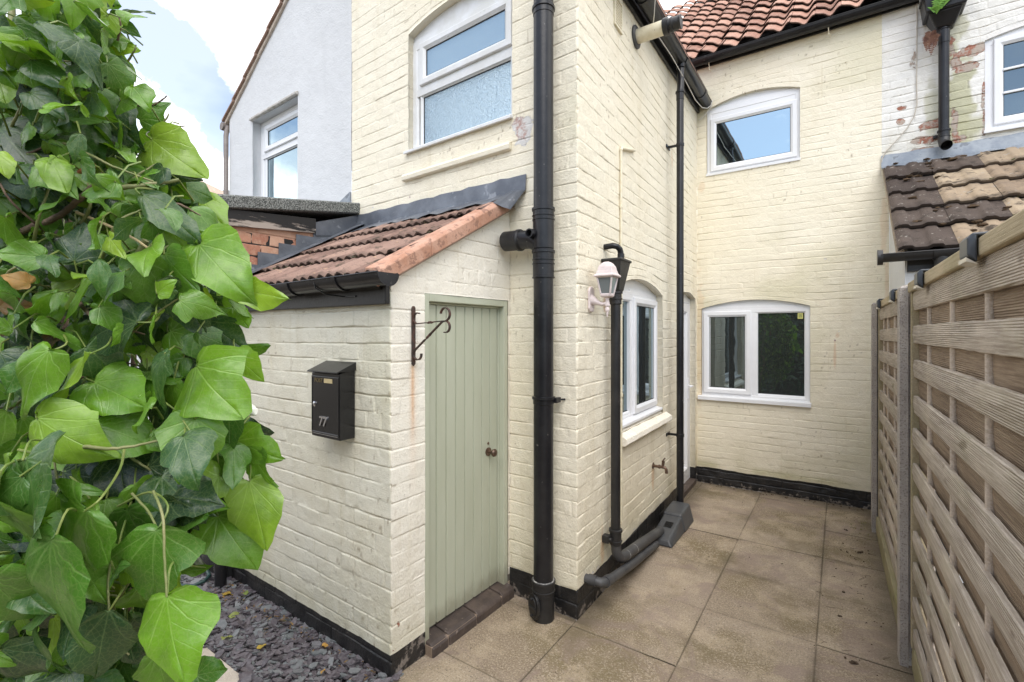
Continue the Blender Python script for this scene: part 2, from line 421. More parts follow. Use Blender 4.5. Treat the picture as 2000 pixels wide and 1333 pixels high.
BOARD_FLAKY = flaky_board()
UPVC = mat('white_upvc', (0.80, 0.805, 0.82), (0.77, 0.775, 0.79), 5, 0.28, 0, spec=0.5)
UPVC_OLD = mat('weathered_white_upvc', (0.74, 0.75, 0.76), (0.66, 0.66, 0.64), 7, 0.35, 0, speck=((0.3, 0.28, 0.22), 22, 0.68, 0.35))
GASKET = mat('black_gasket', (0.012, 0.012, 0.013), rough=0.6)
def glass(name, base, refl, rough=0.0, bump=None):
    m, nt, b, o = newmat(name); k = NT(nt)
    b.inputs['Base Color'].default_value = rgb(base); b.inputs['Roughness'].default_value = 0.35
    b.inputs['Specular IOR Level'].default_value = 0.0
    g = k.n('ShaderNodeBsdfGlossy'); g.inputs['Roughness'].default_value = rough; g.inputs['Color'].default_value = (0.74, 0.92, 1.0, 1)
    mx = k.n('ShaderNodeMixShader')
    fr = k.n('ShaderNodeFresnel'); fr.inputs['IOR'].default_value = 1.52
    f = k.math('MINIMUM', k.math('ADD', fr.outputs[0], refl), 1.0)
    k.l(f, mx.inputs[0]); k.l(b.outputs[0], mx.inputs[1]); k.l(g.outputs[0], mx.inputs[2]); k.l(mx.outputs[0], o.inputs[0])
    bp = k.n('ShaderNodeBump')
    if bump:
        v = k.n('ShaderNodeTexVoronoi'); v.inputs['Scale'].default_value = bump[0]; k.l(k.tc.outputs['Object'], v.inputs['Vector'])
        h = k.math('ADD', v.outputs[0], k.noise(bump[0]*0.5, 3, 0.5)); bp.inputs['Distance'].default_value = bump[1]
    else:
        h = k.noise(3.0, 2, 0.5); bp.inputs['Distance'].default_value = 0.0012
    k.l(h, bp.inputs['Height']); k.l(bp.outputs[0], g.inputs['Normal']); k.l(bp.outputs[0], fr.inputs['Normal'])
    return m
GLASS_SKY = glass('window_glass_sky', (0.012, 0.014, 0.017), 0.52)
GLASS = glass('window_glass', (0.030, 0.033, 0.032), 0.17)
GLASS_FROST = glass('rough_cast_glass', (0.26, 0.33, 0.40), 0.40, 0.10, (190, 0.0030))
GLASS_SATIN = glass('satin_glass', (0.17, 0.25, 0.34), 0.20, 0.2, (220, 0.001))
def sage_mat():
    m, nt, b, o = newmat('sage_green_paint'); k = NT(nt); b.inputs['Roughness'].default_value = 0.42
    c = k.mix(k.ramp(k.noise(3, 6, 0.6, (2, 2, 0.6)), 0.3, 0.7), (0.50, 0.52, 0.405), (0.46, 0.48, 0.365))
    c = k.mix(k.math('MULTIPLY', k.ramp(k.noise(30, 4, 0.6), 0.70, 0.76), 0.5), c, (0.6, 0.62, 0.52))
    sz = k.n('ShaderNodeSeparateXYZ'); k.l(k.tc.outputs['Object'], sz.inputs[0])
    low = k.math('ADD', k.ramp(k.math('MULTIPLY', sz.outputs[2], -1.0), -0.34, -0.05), k.math('MULTIPLY', k.math('SUBTRACT', k.noise(14, 6, .7, (1, 1, .5)), .5), .9))
    c = k.mix(k.math('MULTIPLY', k.ramp(low, .45, 1.0), .6), c, (0.24, 0.215, 0.145))
    c = k.mix(k.math('MULTIPLY', k.ramp(k.noise(5, 7, .7, (5, 5, .35)), .60, .72), .35), c, (0.36, 0.37, 0.27))
    k.l(c, b.inputs['Base Color']); k.bump(k.noise(60, 4, 0.6, (3, 3, 0.25)), 0.0015, b); return m
SAGE = sage_mat()
ENG_BRICK = mat('engineering_brick', (0.055, 0.041, 0.036), (0.105, 0.078, 0.064), 8, 0.6, 0.003, 60, speck=((0.28, 0.22, 0.18), 26, 0.66, 0.5))
MORTAR = mat('mortar', (0.32, 0.24, 0.18), (0.24, 0.18, 0.13), 12, 0.9, 0.004, 60)
IRON = mat('rusty_wrought_iron', (0.035, 0.028, 0.026), (0.10, 0.045, 0.028), 30, 0.6, 0.002, 120)
BRONZE = mat('brown_metal', (0.10, 0.065, 0.045), (0.16, 0.10, 0.07), 30, 0.35, 0, metal=0.5)
BOXBLK = mat('gloss_black_enamel', (0.010, 0.010, 0.011), (0.014, 0.014, 0.015), 8, 0.22, 0.0006, 30, speck=((0.15, 0.14, 0.13), 45, 0.76, 0.5))
BRASS = mat('brass_plate', (0.62, 0.50, 0.25), (0.68, 0.57, 0.33), 20, 0.4, 0, metal=0.3)
CHROME = mat('chrome', (0.55, 0.55, 0.57), rough=0.2, metal=0.9)
PINKWHITE = mat('aged_pinkish_white_paint', (0.72, 0.62, 0.60), (0.62, 0.53, 0.51), 22, 0.5, 0.001, 90, speck=((0.3, 0.24, 0.2), 50, 0.70, 0.5))
LAMPGLASS = glass('lamp_glass', (0.20, 0.22, 0.22), 0.14, 0.08)
CREAM_PLASTIC = mat('cream_plastic', (0.78, 0.72, 0.56), (0.70, 0.63, 0.46), 20, 0.45, 0, speck=((0.2, 0.17, 0.12), 30, 0.68, 0.4))
CONCRETE = mat('concrete_post', (0.36, 0.325, 0.295), (0.46, 0.42, 0.38), 10, 0.9, 0.006, 120, speck=((0.20, 0.17, 0.15), 120, 0.54, 0.7))
CONC_PALE = mat('pale_concrete', (0.58, 0.50, 0.40), (0.66, 0.58, 0.48), 6, 0.9, 0.003, 220, speck=((0.4, 0.33, 0.25), 260, 0.58, 0.5))
def wood(name, c1, c2, green=0.0, ridged=True):
    m, nt, b, o = newmat(name); k = NT(nt); b.inputs['Roughness'].default_value = 0.75; b.inputs['Specular IOR Level'].default_value = 0.25
    g = k.noise(9, 10, 0.70, (15, 0.55, 15), 0.25)
    c = k.mix(k.ramp(g, 0.35, 0.65), c1, c2)
    c = k.mix(k.math('MULTIPLY', k.ramp(k.noise(1.7, 5, 0.6), 0.4, 0.7), 0.5), c, (c2[0]*1.2, c2[1]*1.17, c2[2]*1.12))
    kn = k.noise(6, 3, 0.5, (1, 0.6, 1.6)); c = k.mix(k.math('MULTIPLY', k.ramp(kn, 0.66, 0.74), 0.65), c, (c1[0]*.5, c1[1]*.45, c1[2]*.4))
    if green: c = k.mix(k.math('MULTIPLY', k.ramp(k.noise(2.4, 5, 0.6), 0.45, 0.7), green), c, (0.20, 0.20, 0.07))
    k.l(c, b.inputs['Base Color'])
    h = g
    if ridged:
        s = k.n('ShaderNodeSeparateXYZ'); k.l(k.tc.outputs['Object'], s.inputs[0])
        wv = k.math('SINE', k.math('MULTIPLY', s.outputs[2], 2*math.pi/0.0068))
        amt = k.ramp(k.noise(1.1, 3, 0.5, (1, 1, 3)), 0.34, 0.52)
        h = k.math('ADD', k.math('MULTIPLY', g, 0.5), k.math('MULTIPLY', wv, k.math('MULTIPLY', amt, 0.45)))
    k.bump(h, 0.0028, b); return m
WOOD = wood('weathered_fence_board', (0.31, 0.255, 0.205), (0.53, 0.465, 0.39), 0.22)
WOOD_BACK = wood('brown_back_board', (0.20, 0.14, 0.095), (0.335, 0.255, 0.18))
WOOD_PLAIN = wood('weathered_batten', (0.40, 0.32, 0.25), (0.56, 0.48, 0.40), 0, False)
WOOD_CAP = wood('pale_cap_rail', (0.33, 0.27, 0.17), (0.45, 0.375, 0.255), 0.45, False)
WOOD_GREEN = wood('mossy_board', (0.25, 0.22, 0.13), (0.33, 0.29, 0.18), 0.7, False)
CLIPBLK = mat('dark_blue_grey_plastic', (0.035, 0.042, 0.052), (0.045, 0.052, 0.062), 9, 0.4)
LENS = mat('frosted_lens', (0.55, 0.50, 0.40), (0.62, 0.58, 0.48), 40, 0.25)
ROOMDARK = mat('dark_room', (0.02, 0.02, 0.02), rough=0.9)

# ------------------------------------------------------------------ displaced masonry wall
CH = 0.0825
def masonry(name, P, s0, s1, z0, z1, matl, parent, holes=(), top=None, brick=True, seed=1, cs=0.0065, corner0=None, corner1=None,
            zlo=None, zhi=None, attr_fn=None, depth=1.0, reveal=0.1, bond=4, thick=1.0, headarch=True, ch=CH):
    """holes: (sa, sb, za, zb, rise).  corner0/1: outward normal of the wall met at that end."""
    # rows
    rows = []
    if brick:
        k0 = int(math.floor(z0/ch))-1; k1 = int(math.ceil(z1/ch))+1; qs = ch/CH
        for k in range(k0, k1):
            for q in (0.0, 0.0025, 0.005, 0.008, 0.014, 0.030, 0.052, 0.068, 0.0745, 0.0775, 0.080): rows.append(k*ch+q*qs)
    else:
        rows = list(np.arange(z0-0.03, z1+0.06, 0.03))
    rows = [r for r in rows if z0+0.002 < r < z1-0.002]
    cols = list(np.arange(s0, s1+1e-6, (s1-s0)/max(2, round((s1-s0)/cs))))
    for h in holes:
        for zz in (h[2], h[3]):
            if z0+.004 < zz < z1-.004: rows = [r for r in rows if abs(r-zz) > 0.003]+[zz]
        for ss in (h[0], h[1]):
            cols = [c for c in cols if abs(c-ss) > 0.003]+[ss]
    rows = np.array(sorted([z0]+rows+[z1])); cols = np.array(sorted(cols))
    ss, zz = np.meshgrid(cols, rows)              # (nr, nc)
    zb = zz.copy()                                # undistorted z for the bond
    # arched heads: lift rows near the head
    for (sa, sb, za, zh, rise) in holes:
        if rise <= 0: continue
        t = np.clip((ss-sa)/(sb-sa), 0, 1); arc = rise*(1-(2*t-1)**2)
        fall = np.where(zz <= zh, np.clip(1-(zh-zz)/max(zh-za, .01), 0, 1), np.clip(1-(zz-zh)/0.22, 0, 1))
        inside = (ss >= sa-1e-6) & (ss <= sb+1e-6)
        zz = zz+np.where(inside, arc*fall, 0)
    # wavy top / bottom limits
    if zlo is not None: zz = zz+(zlo(ss))*np.clip(1-(zb-z0)/0.06, 0, 1)
    if zhi is not None: zz = zz+(zhi(ss))*np.clip(1-(z1-zb)/0.06, 0, 1)
    h = np.zeros_like(ss); joint = np.zeros_like(ss); tint = np.zeros_like(ss)
    if brick:
        wz = zb+0.0035*(fbm(ss*7, zb*9, seed, 3)-0.5)*2+0.004*(vnoise(ss*1.3, zb*1.1, seed+3)-0.5)*2
        k = np.floor(wz/ch); fz = wz-k*ch
        ws = ss+0.005*(fbm(ss*9, zb*13, seed+5, 3)-0.5)*2
        head = (np.mod(k, bond) == (bond-1))
        bl = np.where(head, 0.1145, 0.229)
        off = np.where(head, 0.057, np.where(np.mod(k, 2) == 0, 0.0, 0.1145))+0.02*(hsh(k, k*0, seed+7)-0.5)
        i = np.floor((ws+off)/bl); fs = (ws+off)-i*bl
        jit = (hsh(i, k, seed+9)-0.5)*0.012; jit2 = (hsh(i+1, k, seed+9)-0.5)*0.012
        dv = np.minimum(fs-jit, bl+jit2-fs); dh = np.minimum(fz, ch-fz)
        jw = 0.0036+0.0034*vnoise(ss*8, zb*8, seed+11)
        jm_h = 1-sstep(jw*0.25, jw*1.05, dh); jm_v = 1-sstep(jw*0.25, jw*1.05, dv)
        hd = sstep(0.2, 0.85, fbm(ss*4.5, zb*12, seed+13, 3))*0.95+0.10      # how far paint has filled the joint
        vd = sstep(0.25, 0.85, vnoise(ss*11, zb*11, seed+15))*0.75+0.12
        D_ = 0.0058*depth
        h -= D_*np.maximum(jm_h*hd, jm_v*vd)
        joint = np.maximum(jm_h, jm_v)
        bid = hsh(i, k, seed+21); tint = bid
        keep = 1-joint
        h += depth*keep*((bid-0.5)*0.0026+(hsh(i, k, seed+23)-0.5)*0.0022*(fz/ch-0.5)*2+(hsh(i, k, seed+25)-0.5)*0.003*(fs/bl-0.5)*2)
        h += depth*0.0026*(fbm(ss*16, zb*20, seed+31, 3)-0.5)*2
        h += depth*0.005*(fbm(ss*2.2, zb*2.6, seed+33, 3)-0.5)*2
        h -= depth*0.004*keep*sstep(0.72, 0.9, fbm(ss*13, zb*17, seed+35, 3))
    else:
        h += 0.006*(fbm(ss*2.1, zb*2.4, seed, 4)-0.5)*2+0.0012*(fbm(ss*18, zb*18, seed+3, 3)-0.5)*2
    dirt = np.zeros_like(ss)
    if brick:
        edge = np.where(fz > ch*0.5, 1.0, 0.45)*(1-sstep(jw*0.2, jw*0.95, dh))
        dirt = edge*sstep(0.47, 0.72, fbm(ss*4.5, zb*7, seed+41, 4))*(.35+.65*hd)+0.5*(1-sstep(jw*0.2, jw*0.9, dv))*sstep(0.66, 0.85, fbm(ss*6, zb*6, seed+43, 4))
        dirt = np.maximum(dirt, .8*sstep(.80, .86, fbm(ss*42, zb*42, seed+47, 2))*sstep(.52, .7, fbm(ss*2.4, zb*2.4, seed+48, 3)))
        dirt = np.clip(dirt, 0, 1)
    nn = h*thick
    V = P.arr(ss, zz, nn)
    # corners shared with the neighbouring wall
    for (cn, col, sg) in ((corner0, 0, -1), (corner1, -1, 1)):
        if cn is None: continue
        z = zb[:, col]; kk = np.floor(z/CH); fq = z-kk*CH; dq = np.minimum(fq, CH-fq)
        hc = 0.0055*(1-sstep(0.003, 0.010, dq))+0.0035*vnoise(z*40, z*0, 5)+0.002*vnoise(z*90, z*0, 6)
        V[:, col, 0] = P.p[0]+P.d[0]*ss[:, col]-hc*(P.n[0]+cn[0])
        V[:, col, 1] = P.p[1]+P.d[1]*ss[:, col]-hc*(P.n[1]+cn[1])
    nr, nc = ss.shape
    keepc = np.ones((nr-1, nc-1), bool)
    cs_ = 0.5*(cols[:-1]+cols[1:]); rz = 0.5*(rows[:-1]+rows[1:])
    CS, RZ = np.meshgrid(cs_, rz); hm = np.zeros_like(keepc)
    for (sa, sb, za, zh, rise) in holes:
        hm |= (CS > sa) & (CS < sb) & (RZ > za) & (RZ < zh)
    keepc &= ~hm
    if top is not None: keepc &= (RZ < top(CS))
    idx = np.arange(nr*nc).reshape(nr, nc)
    jj, ii = np.nonzero(keepc)
    F = np.stack([idx[jj, ii], idx[jj, ii+1], idx[jj+1, ii+1], idx[jj+1, ii]], 1)
    Vf = V.reshape(-1, 3); nv = len(Vf)
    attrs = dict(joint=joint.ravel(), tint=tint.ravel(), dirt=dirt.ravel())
    zz_d = np.maximum(0, zz-z0)
    if brick: attrs['damp'] = ((1-sstep(0.0, 0.42, zz_d+0.25*(fbm(ss*4, zz*4, seed+71, 4)-.5)))*(.35+.65*sstep(.3, .7, fbm(ss*7, zz*7, seed+72, 4)))).ravel()
    if attr_fn:
        for kx, a in attr_fn(ss, zz).items(): attrs[kx] = a.ravel()
    # reveals
    if holes and reveal:
        back = Vf-np.array([P.n[0], P.n[1], 0])*reveal
        ex = []
        for (j, i) in zip(*np.nonzero(hm)):
            if i > 0 and keepc[j, i-1]: ex.append((idx[j, i], idx[j+1, i]))
            if i < nc-2 and keepc[j, i+1]: ex.append((idx[j+1, i+1], idx[j, i+1]))
            if j > 0 and keepc[j-1, i]: ex.append((idx[j, i+1], idx[j, i]))
            if j < nr-2 and keepc[j+1, i]: ex.append((idx[j+1, i], idx[j+1, i+1]))
        if ex:
            ex = np.array(ex)
            F = np.concatenate([F, np.stack([ex[:, 0], ex[:, 1], ex[:, 1]+nv, ex[:, 0]+nv], 1)])
            Vf = np.concatenate([Vf, back]); attrs = {k: np.concatenate([a, a*0]) for k, a in attrs.items()}
    used = np.unique(F); rm = np.full(len(Vf), -1); rm[used] = np.arange(len(used))
    return grid_obj(name, Vf[used], rm[F], matl, parent, {k: a[used] for k, a in attrs.items()})

def blobs(lst, wob=0.8, seed=3):
    """attribute from hand-placed patches (s, z, rs, rz, strength)"""
    def fn(ss, zz):
        t = np.zeros_like(ss)
        for (a, b, ra, rb, st) in lst:
            d = np.sqrt(((ss-a)/ra)**2+((zz-b)/rb)**2)+wob*(fbm(ss*14, zz*14, seed, 4)-0.5)*2
            t = np.maximum(t, st*(1-sstep(0.6, 1.15, d)))
        return t
    return fn

# =================================================================== THE SETTING
def wavy(amp, f, seed): return lambda s: amp*(fbm(s*f, s*0+seed, seed, 3)-0.5)*2
m_g = mat('soil', (0.10, 0.085, 0.065), (0.14, 0.12, 0.09), 3, 0.95, 0.01, 30)
b = MB(); b.add([(-400, -400, -0.06), (400, -400, -0.06), (400, 400, -0.06), (-400, 400, -0.06)], [(0, 1, 2, 3)])
o = b.build('ground', m_g); o['kind'] = 'structure'

def paving_mat():
    m, nt, b, o = newmat('weathered_paving'); k = NT(nt); b.inputs['Roughness'].default_value = 0.8; b.inputs['Specular IOR Level'].default_value = 0.3
    c = k.mix(k.attr('tint'), (0.265, 0.205, 0.142), (0.36, 0.29, 0.215))
    c = k.mix(k.math('MULTIPLY', k.ramp(k.noise(1.5, 6, 0.62), 0.44, 0.62), 0.8), c, (0.20, 0.155, 0.08))
    c = k.mix(k.math('MULTIPLY', k.ramp(k.noise(4.2, 7, 0.66), 0.47, 0.62), 0.55), c, (0.48, 0.385, 0.27))
    c = k.mix(k.math('MULTIPLY', k.ramp(k.noise(105, 4, 0.75), 0.5, 0.62), 0.75), c, (0.52, 0.44, 0.34))
    c = k.mix(k.math('MULTIPLY', k.ramp(k.noise(125, 4, 0.75), 0.55, 0.63), 0.75), c, (0.09, 0.07, 0.05))
    c = k.mix(k.math('MULTIPLY', k.ramp(k.noise(13, 8, 0.75, None, 1.5), 0.60, 0.64), 0.3), c, (0.58, 0.50, 0.38))
    c = k.mix(k.math('MULTIPLY', k.ramp(k.noise(2.6, 7, 0.68, None, .8), 0.50, 0.62), 0.6), c, (0.27, 0.205, 0.172))
    c = k.mix(k.math('MULTIPLY', k.ramp(k.noise(1.1, 8, 0.7), 0.50, 0.64), 0.6), c, (0.15, 0.118, 0.062))
    c = k.mix(k.math('MULTIPLY', k.attr('edge'), 0.62), c, (0.085, 0.072, 0.042))
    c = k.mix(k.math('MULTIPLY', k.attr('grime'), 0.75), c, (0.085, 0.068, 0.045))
    k.l(c, b.inputs['Base Color'])
    k.bump(k.math('ADD', k.noise(260, 4, 0.7), k.math('MULTIPLY', k.noise(18, 5, 0.6), 2.0)), 0.0022, b); return m
# slab joints: columns follow the fence, rows cross it
XJ = [-3.5, -2.93, -2.36, -1.79, -1.225, -0.658, -0.10, 0.47]
YJ = [-1.74, -1.165, -0.59, -0.01, 0.565, 1.14, 1.79, 2.355, 2.93, 3.51, 4.085, 4.67, 5.245, 5.82]
def paving():
    V = []; Fc = []; T = []; Ed = []; Gm = []; nb = 0
    for i in range(len(XJ)-1):
        for j in range(len(YJ)-1):
            x0, x1, y0, y1 = XJ[i], XJ[i+1], YJ[j], YJ[j+1]
            if x1 < -1.5 and y1 > 1.2: continue
            sh = 0.02*(hsh(np.array([i]), np.array([0]), 4)[0]-0.5)*2
            y0 += sh; y1 += sh
            if i == 3 and y1 > 1.6 and y0 < 1.6 and y0 < 1.2: pass
            u = np.unique(np.concatenate([np.linspace(x0, x1, 46), [x0+.002, x0+.005, x0+.010, x1-.002, x1-.005, x1-.010]]))
            v = np.unique(np.concatenate([np.linspace(y0, y1, 46), [y0+.002, y0+.005, y0+.010, y1-.002, y1-.005, y1-.010]]))
            uu, vv = np.meshgrid(u, v)
            d = np.minimum(np.minimum(uu-x0, x1-uu), np.minimum(vv-y0, y1-vv))
            wob = 0.0025*fbm(uu*30, vv*30, 3, 3)
            e = (1-sstep(0.0005, 0.0040, d-wob*0.7))*(0.45+0.55*sstep(.3, .6, fbm(uu*4, vv*4, 31, 3)))
            r = np.random.RandomState(i*31+j)
            z = r.uniform(-.0025, .0025)+(uu-x0)*r.uniform(-.004, .004)+(vv-y0)*r.uniform(-.004, .004)-0.006*e-0.003*fbm(uu*5, vv*5, 7, 3)
            z = z+0.0
            g = 0.55*(1-sstep(0.0, 0.05, d+0.06*(fbm(uu*9, vv*9, 8, 4)-0.45)))*sstep(0.40, 0.75, fbm(uu*2.3, vv*2.3, 12, 3))
            # darker dirt gathers along the foot of the walls and fence
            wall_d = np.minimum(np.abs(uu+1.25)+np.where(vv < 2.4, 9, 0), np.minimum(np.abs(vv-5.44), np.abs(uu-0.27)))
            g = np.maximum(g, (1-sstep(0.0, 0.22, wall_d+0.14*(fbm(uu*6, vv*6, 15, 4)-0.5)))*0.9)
            if (abs(x1+0.1) < 1e-6): pass
            V.append(np.stack([uu, vv, z], -1).reshape(-1, 3))
            n = len(u); mrows = len(v); idx = np.arange(n*mrows).reshape(mrows, n)+nb
            Fc.append(np.stack([idx[:-1, :-1], idx[:-1, 1:], idx[1:, 1:], idx[1:, :-1]], -1).reshape(-1, 4)); nb += n*mrows
            T.append(np.full(n*mrows, r.uniform(0, 1))); Ed.append(e.ravel()); Gm.append(g.ravel())
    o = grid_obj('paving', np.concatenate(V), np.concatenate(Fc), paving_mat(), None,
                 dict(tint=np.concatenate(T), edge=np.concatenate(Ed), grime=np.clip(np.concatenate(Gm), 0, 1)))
    o['kind'] = 'structure'
paving()
b = MB(); b.box(-1.80, 0.34, -1.7, 5.50, -0.05, -0.011, P=lambda a, b_, c: (a, b_, c)); b.box(-3.5, -1.80, -1.7, 1.2, -0.05, -0.011, P=lambda a, b_, c: (a, b_, c))
o = b.build('paving_bed', mat('joint_sand', (0.05, 0.04, 0.028), (0.08, 0.065, 0.045), 30, 0.95)); o['kind'] = 'structure'
b = MB()
b.box(-6.0, -2.27, 0.62, 1.122, -0.05, 0.012, P=lambda x, y, z: (x, y, z))
o = b.build('concrete_path', CONC_PALE, bevel=0.006); o['kind'] = 'structure'

# slate chippings: nobody could count them
def slate():
    rn = np.random.RandomState(5)
    base_x0, base_x1, y0, y1 = -4.6, -1.70, 1.124, 1.56
    V = []; Fc = []; T = []; nb = 0
    for n in range(11000):
        x = rn.uniform(base_x0, base_x1) if n % 3 else rn.uniform(-3.3, base_x1)
        lo = 1.124 if x < -2.27 else 0.95
        y = rn.uniform(lo, y1)
        if x > -1.75 and y < 1.2: continue
        big = rn.rand() < 0.16
        L = rn.uniform(0.020, 0.042) if big else rn.uniform(0.006, 0.019)
        W = L*rn.uniform(0.4, 0.8); th = rn.uniform(0.002, 0.005)
        a0 = rn.uniform(0, 6.28) if rn.rand() < 0.5 else rn.normal(0.5, 0.4)
        k = rn.randint(5, 8)
        an = np.sort(rn.uniform(0, 6.28, k)+0); an = np.linspace(0, 6.28, k, endpoint=False)+rn.uniform(-.35, .35, k)
        r = rn.uniform(0.72, 1.05, k)
        px = np.cos(an)*L*r; py = np.sin(an)*W*r
        tx, ty = rn.normal(0, 0.24, 2)
        ca, sa = math.cos(a0), math.sin(a0)
        X = px*ca-py*sa; Y = px*sa+py*ca; Z = X*tx+Y*ty
        zc = rn.uniform(-0.012, 0.010)+(0.008 if big else 0)
        top = np.stack([x+X, y+Y, zc+Z+th], -1); bot = np.stack([x+X, y+Y, zc+Z-th], -1)
        cen = np.array([[x, y, zc+th+0.0005]])
        V += [top, bot, cen]
        c = nb+2*k
        for q in range(k):
            Fc.append([nb+q, nb+(q+1) % k, c, c]); Fc.append([nb+q, nb+k+q, nb+k+(q+1) % k, nb+(q+1) % k])
        t = rn.uniform(0, 1); T.append(np.full(2*k+1, t)); nb += 2*k+1
    V = np.concatenate(V); Fc = np.array(Fc); T = np.concatenate(T)
    me = bpy.data.meshes.new('slate_chippings')
    me.from_pydata(V.tolist(), [], [f[:3].tolist() if f[2] == f[3] else f.tolist() for f in Fc]); me.update()
    at = me.attributes.new('tint', 'FLOAT', 'POINT'); at.data.foreach_set('value', T.astype(np.float32))
    m, nt, bb, oo = newmat('slate'); k = NT(nt); bb.inputs['Roughness'].default_value = 0.55
    r = k.n('ShaderNodeValToRGB'); e = r.color_ramp.elements
    e[0].color = rgb((0.065, 0.054, 0.060)); e[1].color = rgb((0.20, 0.205, 0.205))
    for p, c in ((0.35, (0.10, 0.082, 0.091)), (0.6, (0.14, 0.118, 0.126)), (0.85, (0.165, 0.18, 0.18))):
        x = e.new(p); x.color = rgb(c)
    k.l(k.attr('tint'), r.inputs[0]); k.l(k.mix(k.math('MULTIPLY', k.ramp(k.noise(60, 4), 0.4, 0.7), 0.3), r.outputs[0], (0.33, 0.31, 0.32)), bb.inputs['Base Color'])
    k.bump(k.noise(150, 4), 0.001, bb)
    o = link('slate_chippings', me, None, m, False); o['kind'] = 'stuff'; o['label'] = 'bed of purple and grey slate chippings along the outhouse wall'
slate()
b = MB(); b.add([(-6, 1.0, -0.02), (-1.5, 0.9, -0.02), (-1.5, 1.6, -0.02), (-6, 1.6, -0.02)], [(0, 1, 2, 3)])
o = b.build('slate_bed_soil', mat('slate_dust', (0.035, 0.028, 0.032), (0.06, 0.05, 0.05), 40, 0.9)); o['kind'] = 'structure'

# =================================================================== WINDOWS
def window(P, root, hole, rec, cells, sill=None, fw=0.05, head=None, col=UPVC, mull=(), name='window', z0=None):
    """hole = (s0, s1, z0, z1, rise); cells = (sa, sb, za, zb, opening sash?, glass)"""
    s0, s1, za0, z1, rise = hole
    zb = z0 if z0 is not None else za0
    zt = head if head is not None else z1
    f = MB(P); r = -rec
    f.ring(s0, s1, zb, zt, [(0, r-.06), (0, r), (fw-.014, r), (fw-.004, r-.010), (fw, r-.014), (fw, r-.06)])
    for (a, b_, c, d) in mull: f.box(a, b_, c, d, r-.058, r-.0015)
    fo = f.build('window' if name is None else name, col, root, 0.002)
    for (sa, sb, ca, cb, op, gl) in cells:
        if op:
            w_ = 0.058; q = r+0.016
            f2 = MB(P); f2.ring(max(sa-.12, s0), min(sb+.12, s1), max(ca-.12, zb), cb+.115, [(0, r-.052), (0, r-.004), (.085, r-.004), (.085, r-.052)]); f2.build('rebate', col, fo)
            m_ = MB(P); m_.ring(sa-w_, sb+w_, ca-w_, cb+w_, [(0, r-.05), (0, q-.004), (.004, q), (w_-.020, q), (w_-.004, q-.012), (w_, q-.014), (w_, r-.05)])
            m_.build('sash', col, fo, 0.0015)
            gz = q-.016
        else:
            m_ = MB(P); m_.ring(sa-.020, sb+.020, ca-.020, cb+.020, [(0, r-.045), (0, r-.006), (.010, r-.008), (.020, r-.018), (.020, r-.045)])
            m_.build('glazing_bead', col, fo, 0.001)
            gz = r-.020
        g = MB(P); g.ring(sa-.001, sb+.001, ca-.001, cb+.001, [(0, gz-.012), (0, gz-.001), (.006, gz-.003), (.006, gz-.012)])
        g.build('gasket', GASKET, fo)
        p = MB(P); p.box(sa-.004, sb+.004, ca-.004, cb+.004, gz-.016, gz-.006); p.build('pane', gl, fo)
    if rise:
        n = 18; arc = [(s0+(s1-s0)*i/n, z1+rise*(1-(2*i/n-1)**2)+0.004) for i in range(n+1)]
        h = MB(P); h.prism([(s0, zt+.0005)]+arc+[(s1, zt+.0005)], r-.05, r-.012, 2)
        h.box(s0, s1, zt+.0005, zt+.024, r-.0115, r-.002)
        h.build('head_panel', col, fo, 0.001)
    if sill:
        a, b_, z, prj, th = sill
        h = MB(P); h.prism([(r-.03, z), (r+.002, z), (prj, z-.012), (prj, z-th), (prj-.012, z-th), (prj-.012, z-th+.006), (r-.03, z-th+.006)], a, b_, 0,
                           P=lambda s_, n_, z_: P(s_, z_, n_))
        h.build('sill', col, fo, 0.002)
    # dark room behind
    d = MB(P); d.box(s0-.02, s1+.02, zb-.02, z1+rise+.02, r-.10, r-.085); d.build('blind_backing', ROOMDARK, fo)
    return fo

# =================================================================== COTTAGE
cot = thing('cottage', (C2[0], C2[1], 0), 'cream painted brick cottage with an L-shaped back, white windows and clay pantile roof', 'house')
g_hole = (-1.432, -0.462, 2.968, 3.845, 0.085)
def g_attr(ss, zz):
    fl = blobs([(-0.375, 2.86, 0.095, 0.085, 1.0), (-1.86, 2.62, 0.03, 0.012, .6), (-1.42, 2.63, .012, .012, .8)])(ss, zz)
    al = 0.4*sstep(0.55, 0.8, fbm(ss*1.7, zz*2.5, 9, 4))*sstep(-0.5, -0.05, ss)
    return dict(flake=fl, algae=al)
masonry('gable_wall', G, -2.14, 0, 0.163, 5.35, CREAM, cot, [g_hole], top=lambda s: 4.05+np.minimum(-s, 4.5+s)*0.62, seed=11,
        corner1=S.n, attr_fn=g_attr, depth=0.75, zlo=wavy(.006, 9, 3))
s_hole = (0.628, 1.70, 0.935, 1.945, 0.085); d_hole = (2.262, 2.945, 0.0, 1.99, 0.05)
def s_attr(ss, zz):
    return dict(rust=blobs([(1.42, 0.47, .03, .12, .7), (.40, 1.8, .035, .05, .8), (2.0, 3.22, .02, .08, .5), (.36, .28, .03, .10, .6)], .6)(ss, zz),
                flake=blobs([(.25, .18, .10, .012, .55), (1.0, .18, .2, .014, .5)])(ss, zz))
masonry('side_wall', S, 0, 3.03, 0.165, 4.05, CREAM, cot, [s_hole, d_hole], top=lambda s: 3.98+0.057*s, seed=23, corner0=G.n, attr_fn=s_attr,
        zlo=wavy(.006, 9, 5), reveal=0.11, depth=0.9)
m_holes = [(0.100, 0.968, 3.325, 4.035, 0.085), (0.046, 1.052, 0.935, 1.888, 0.078)]
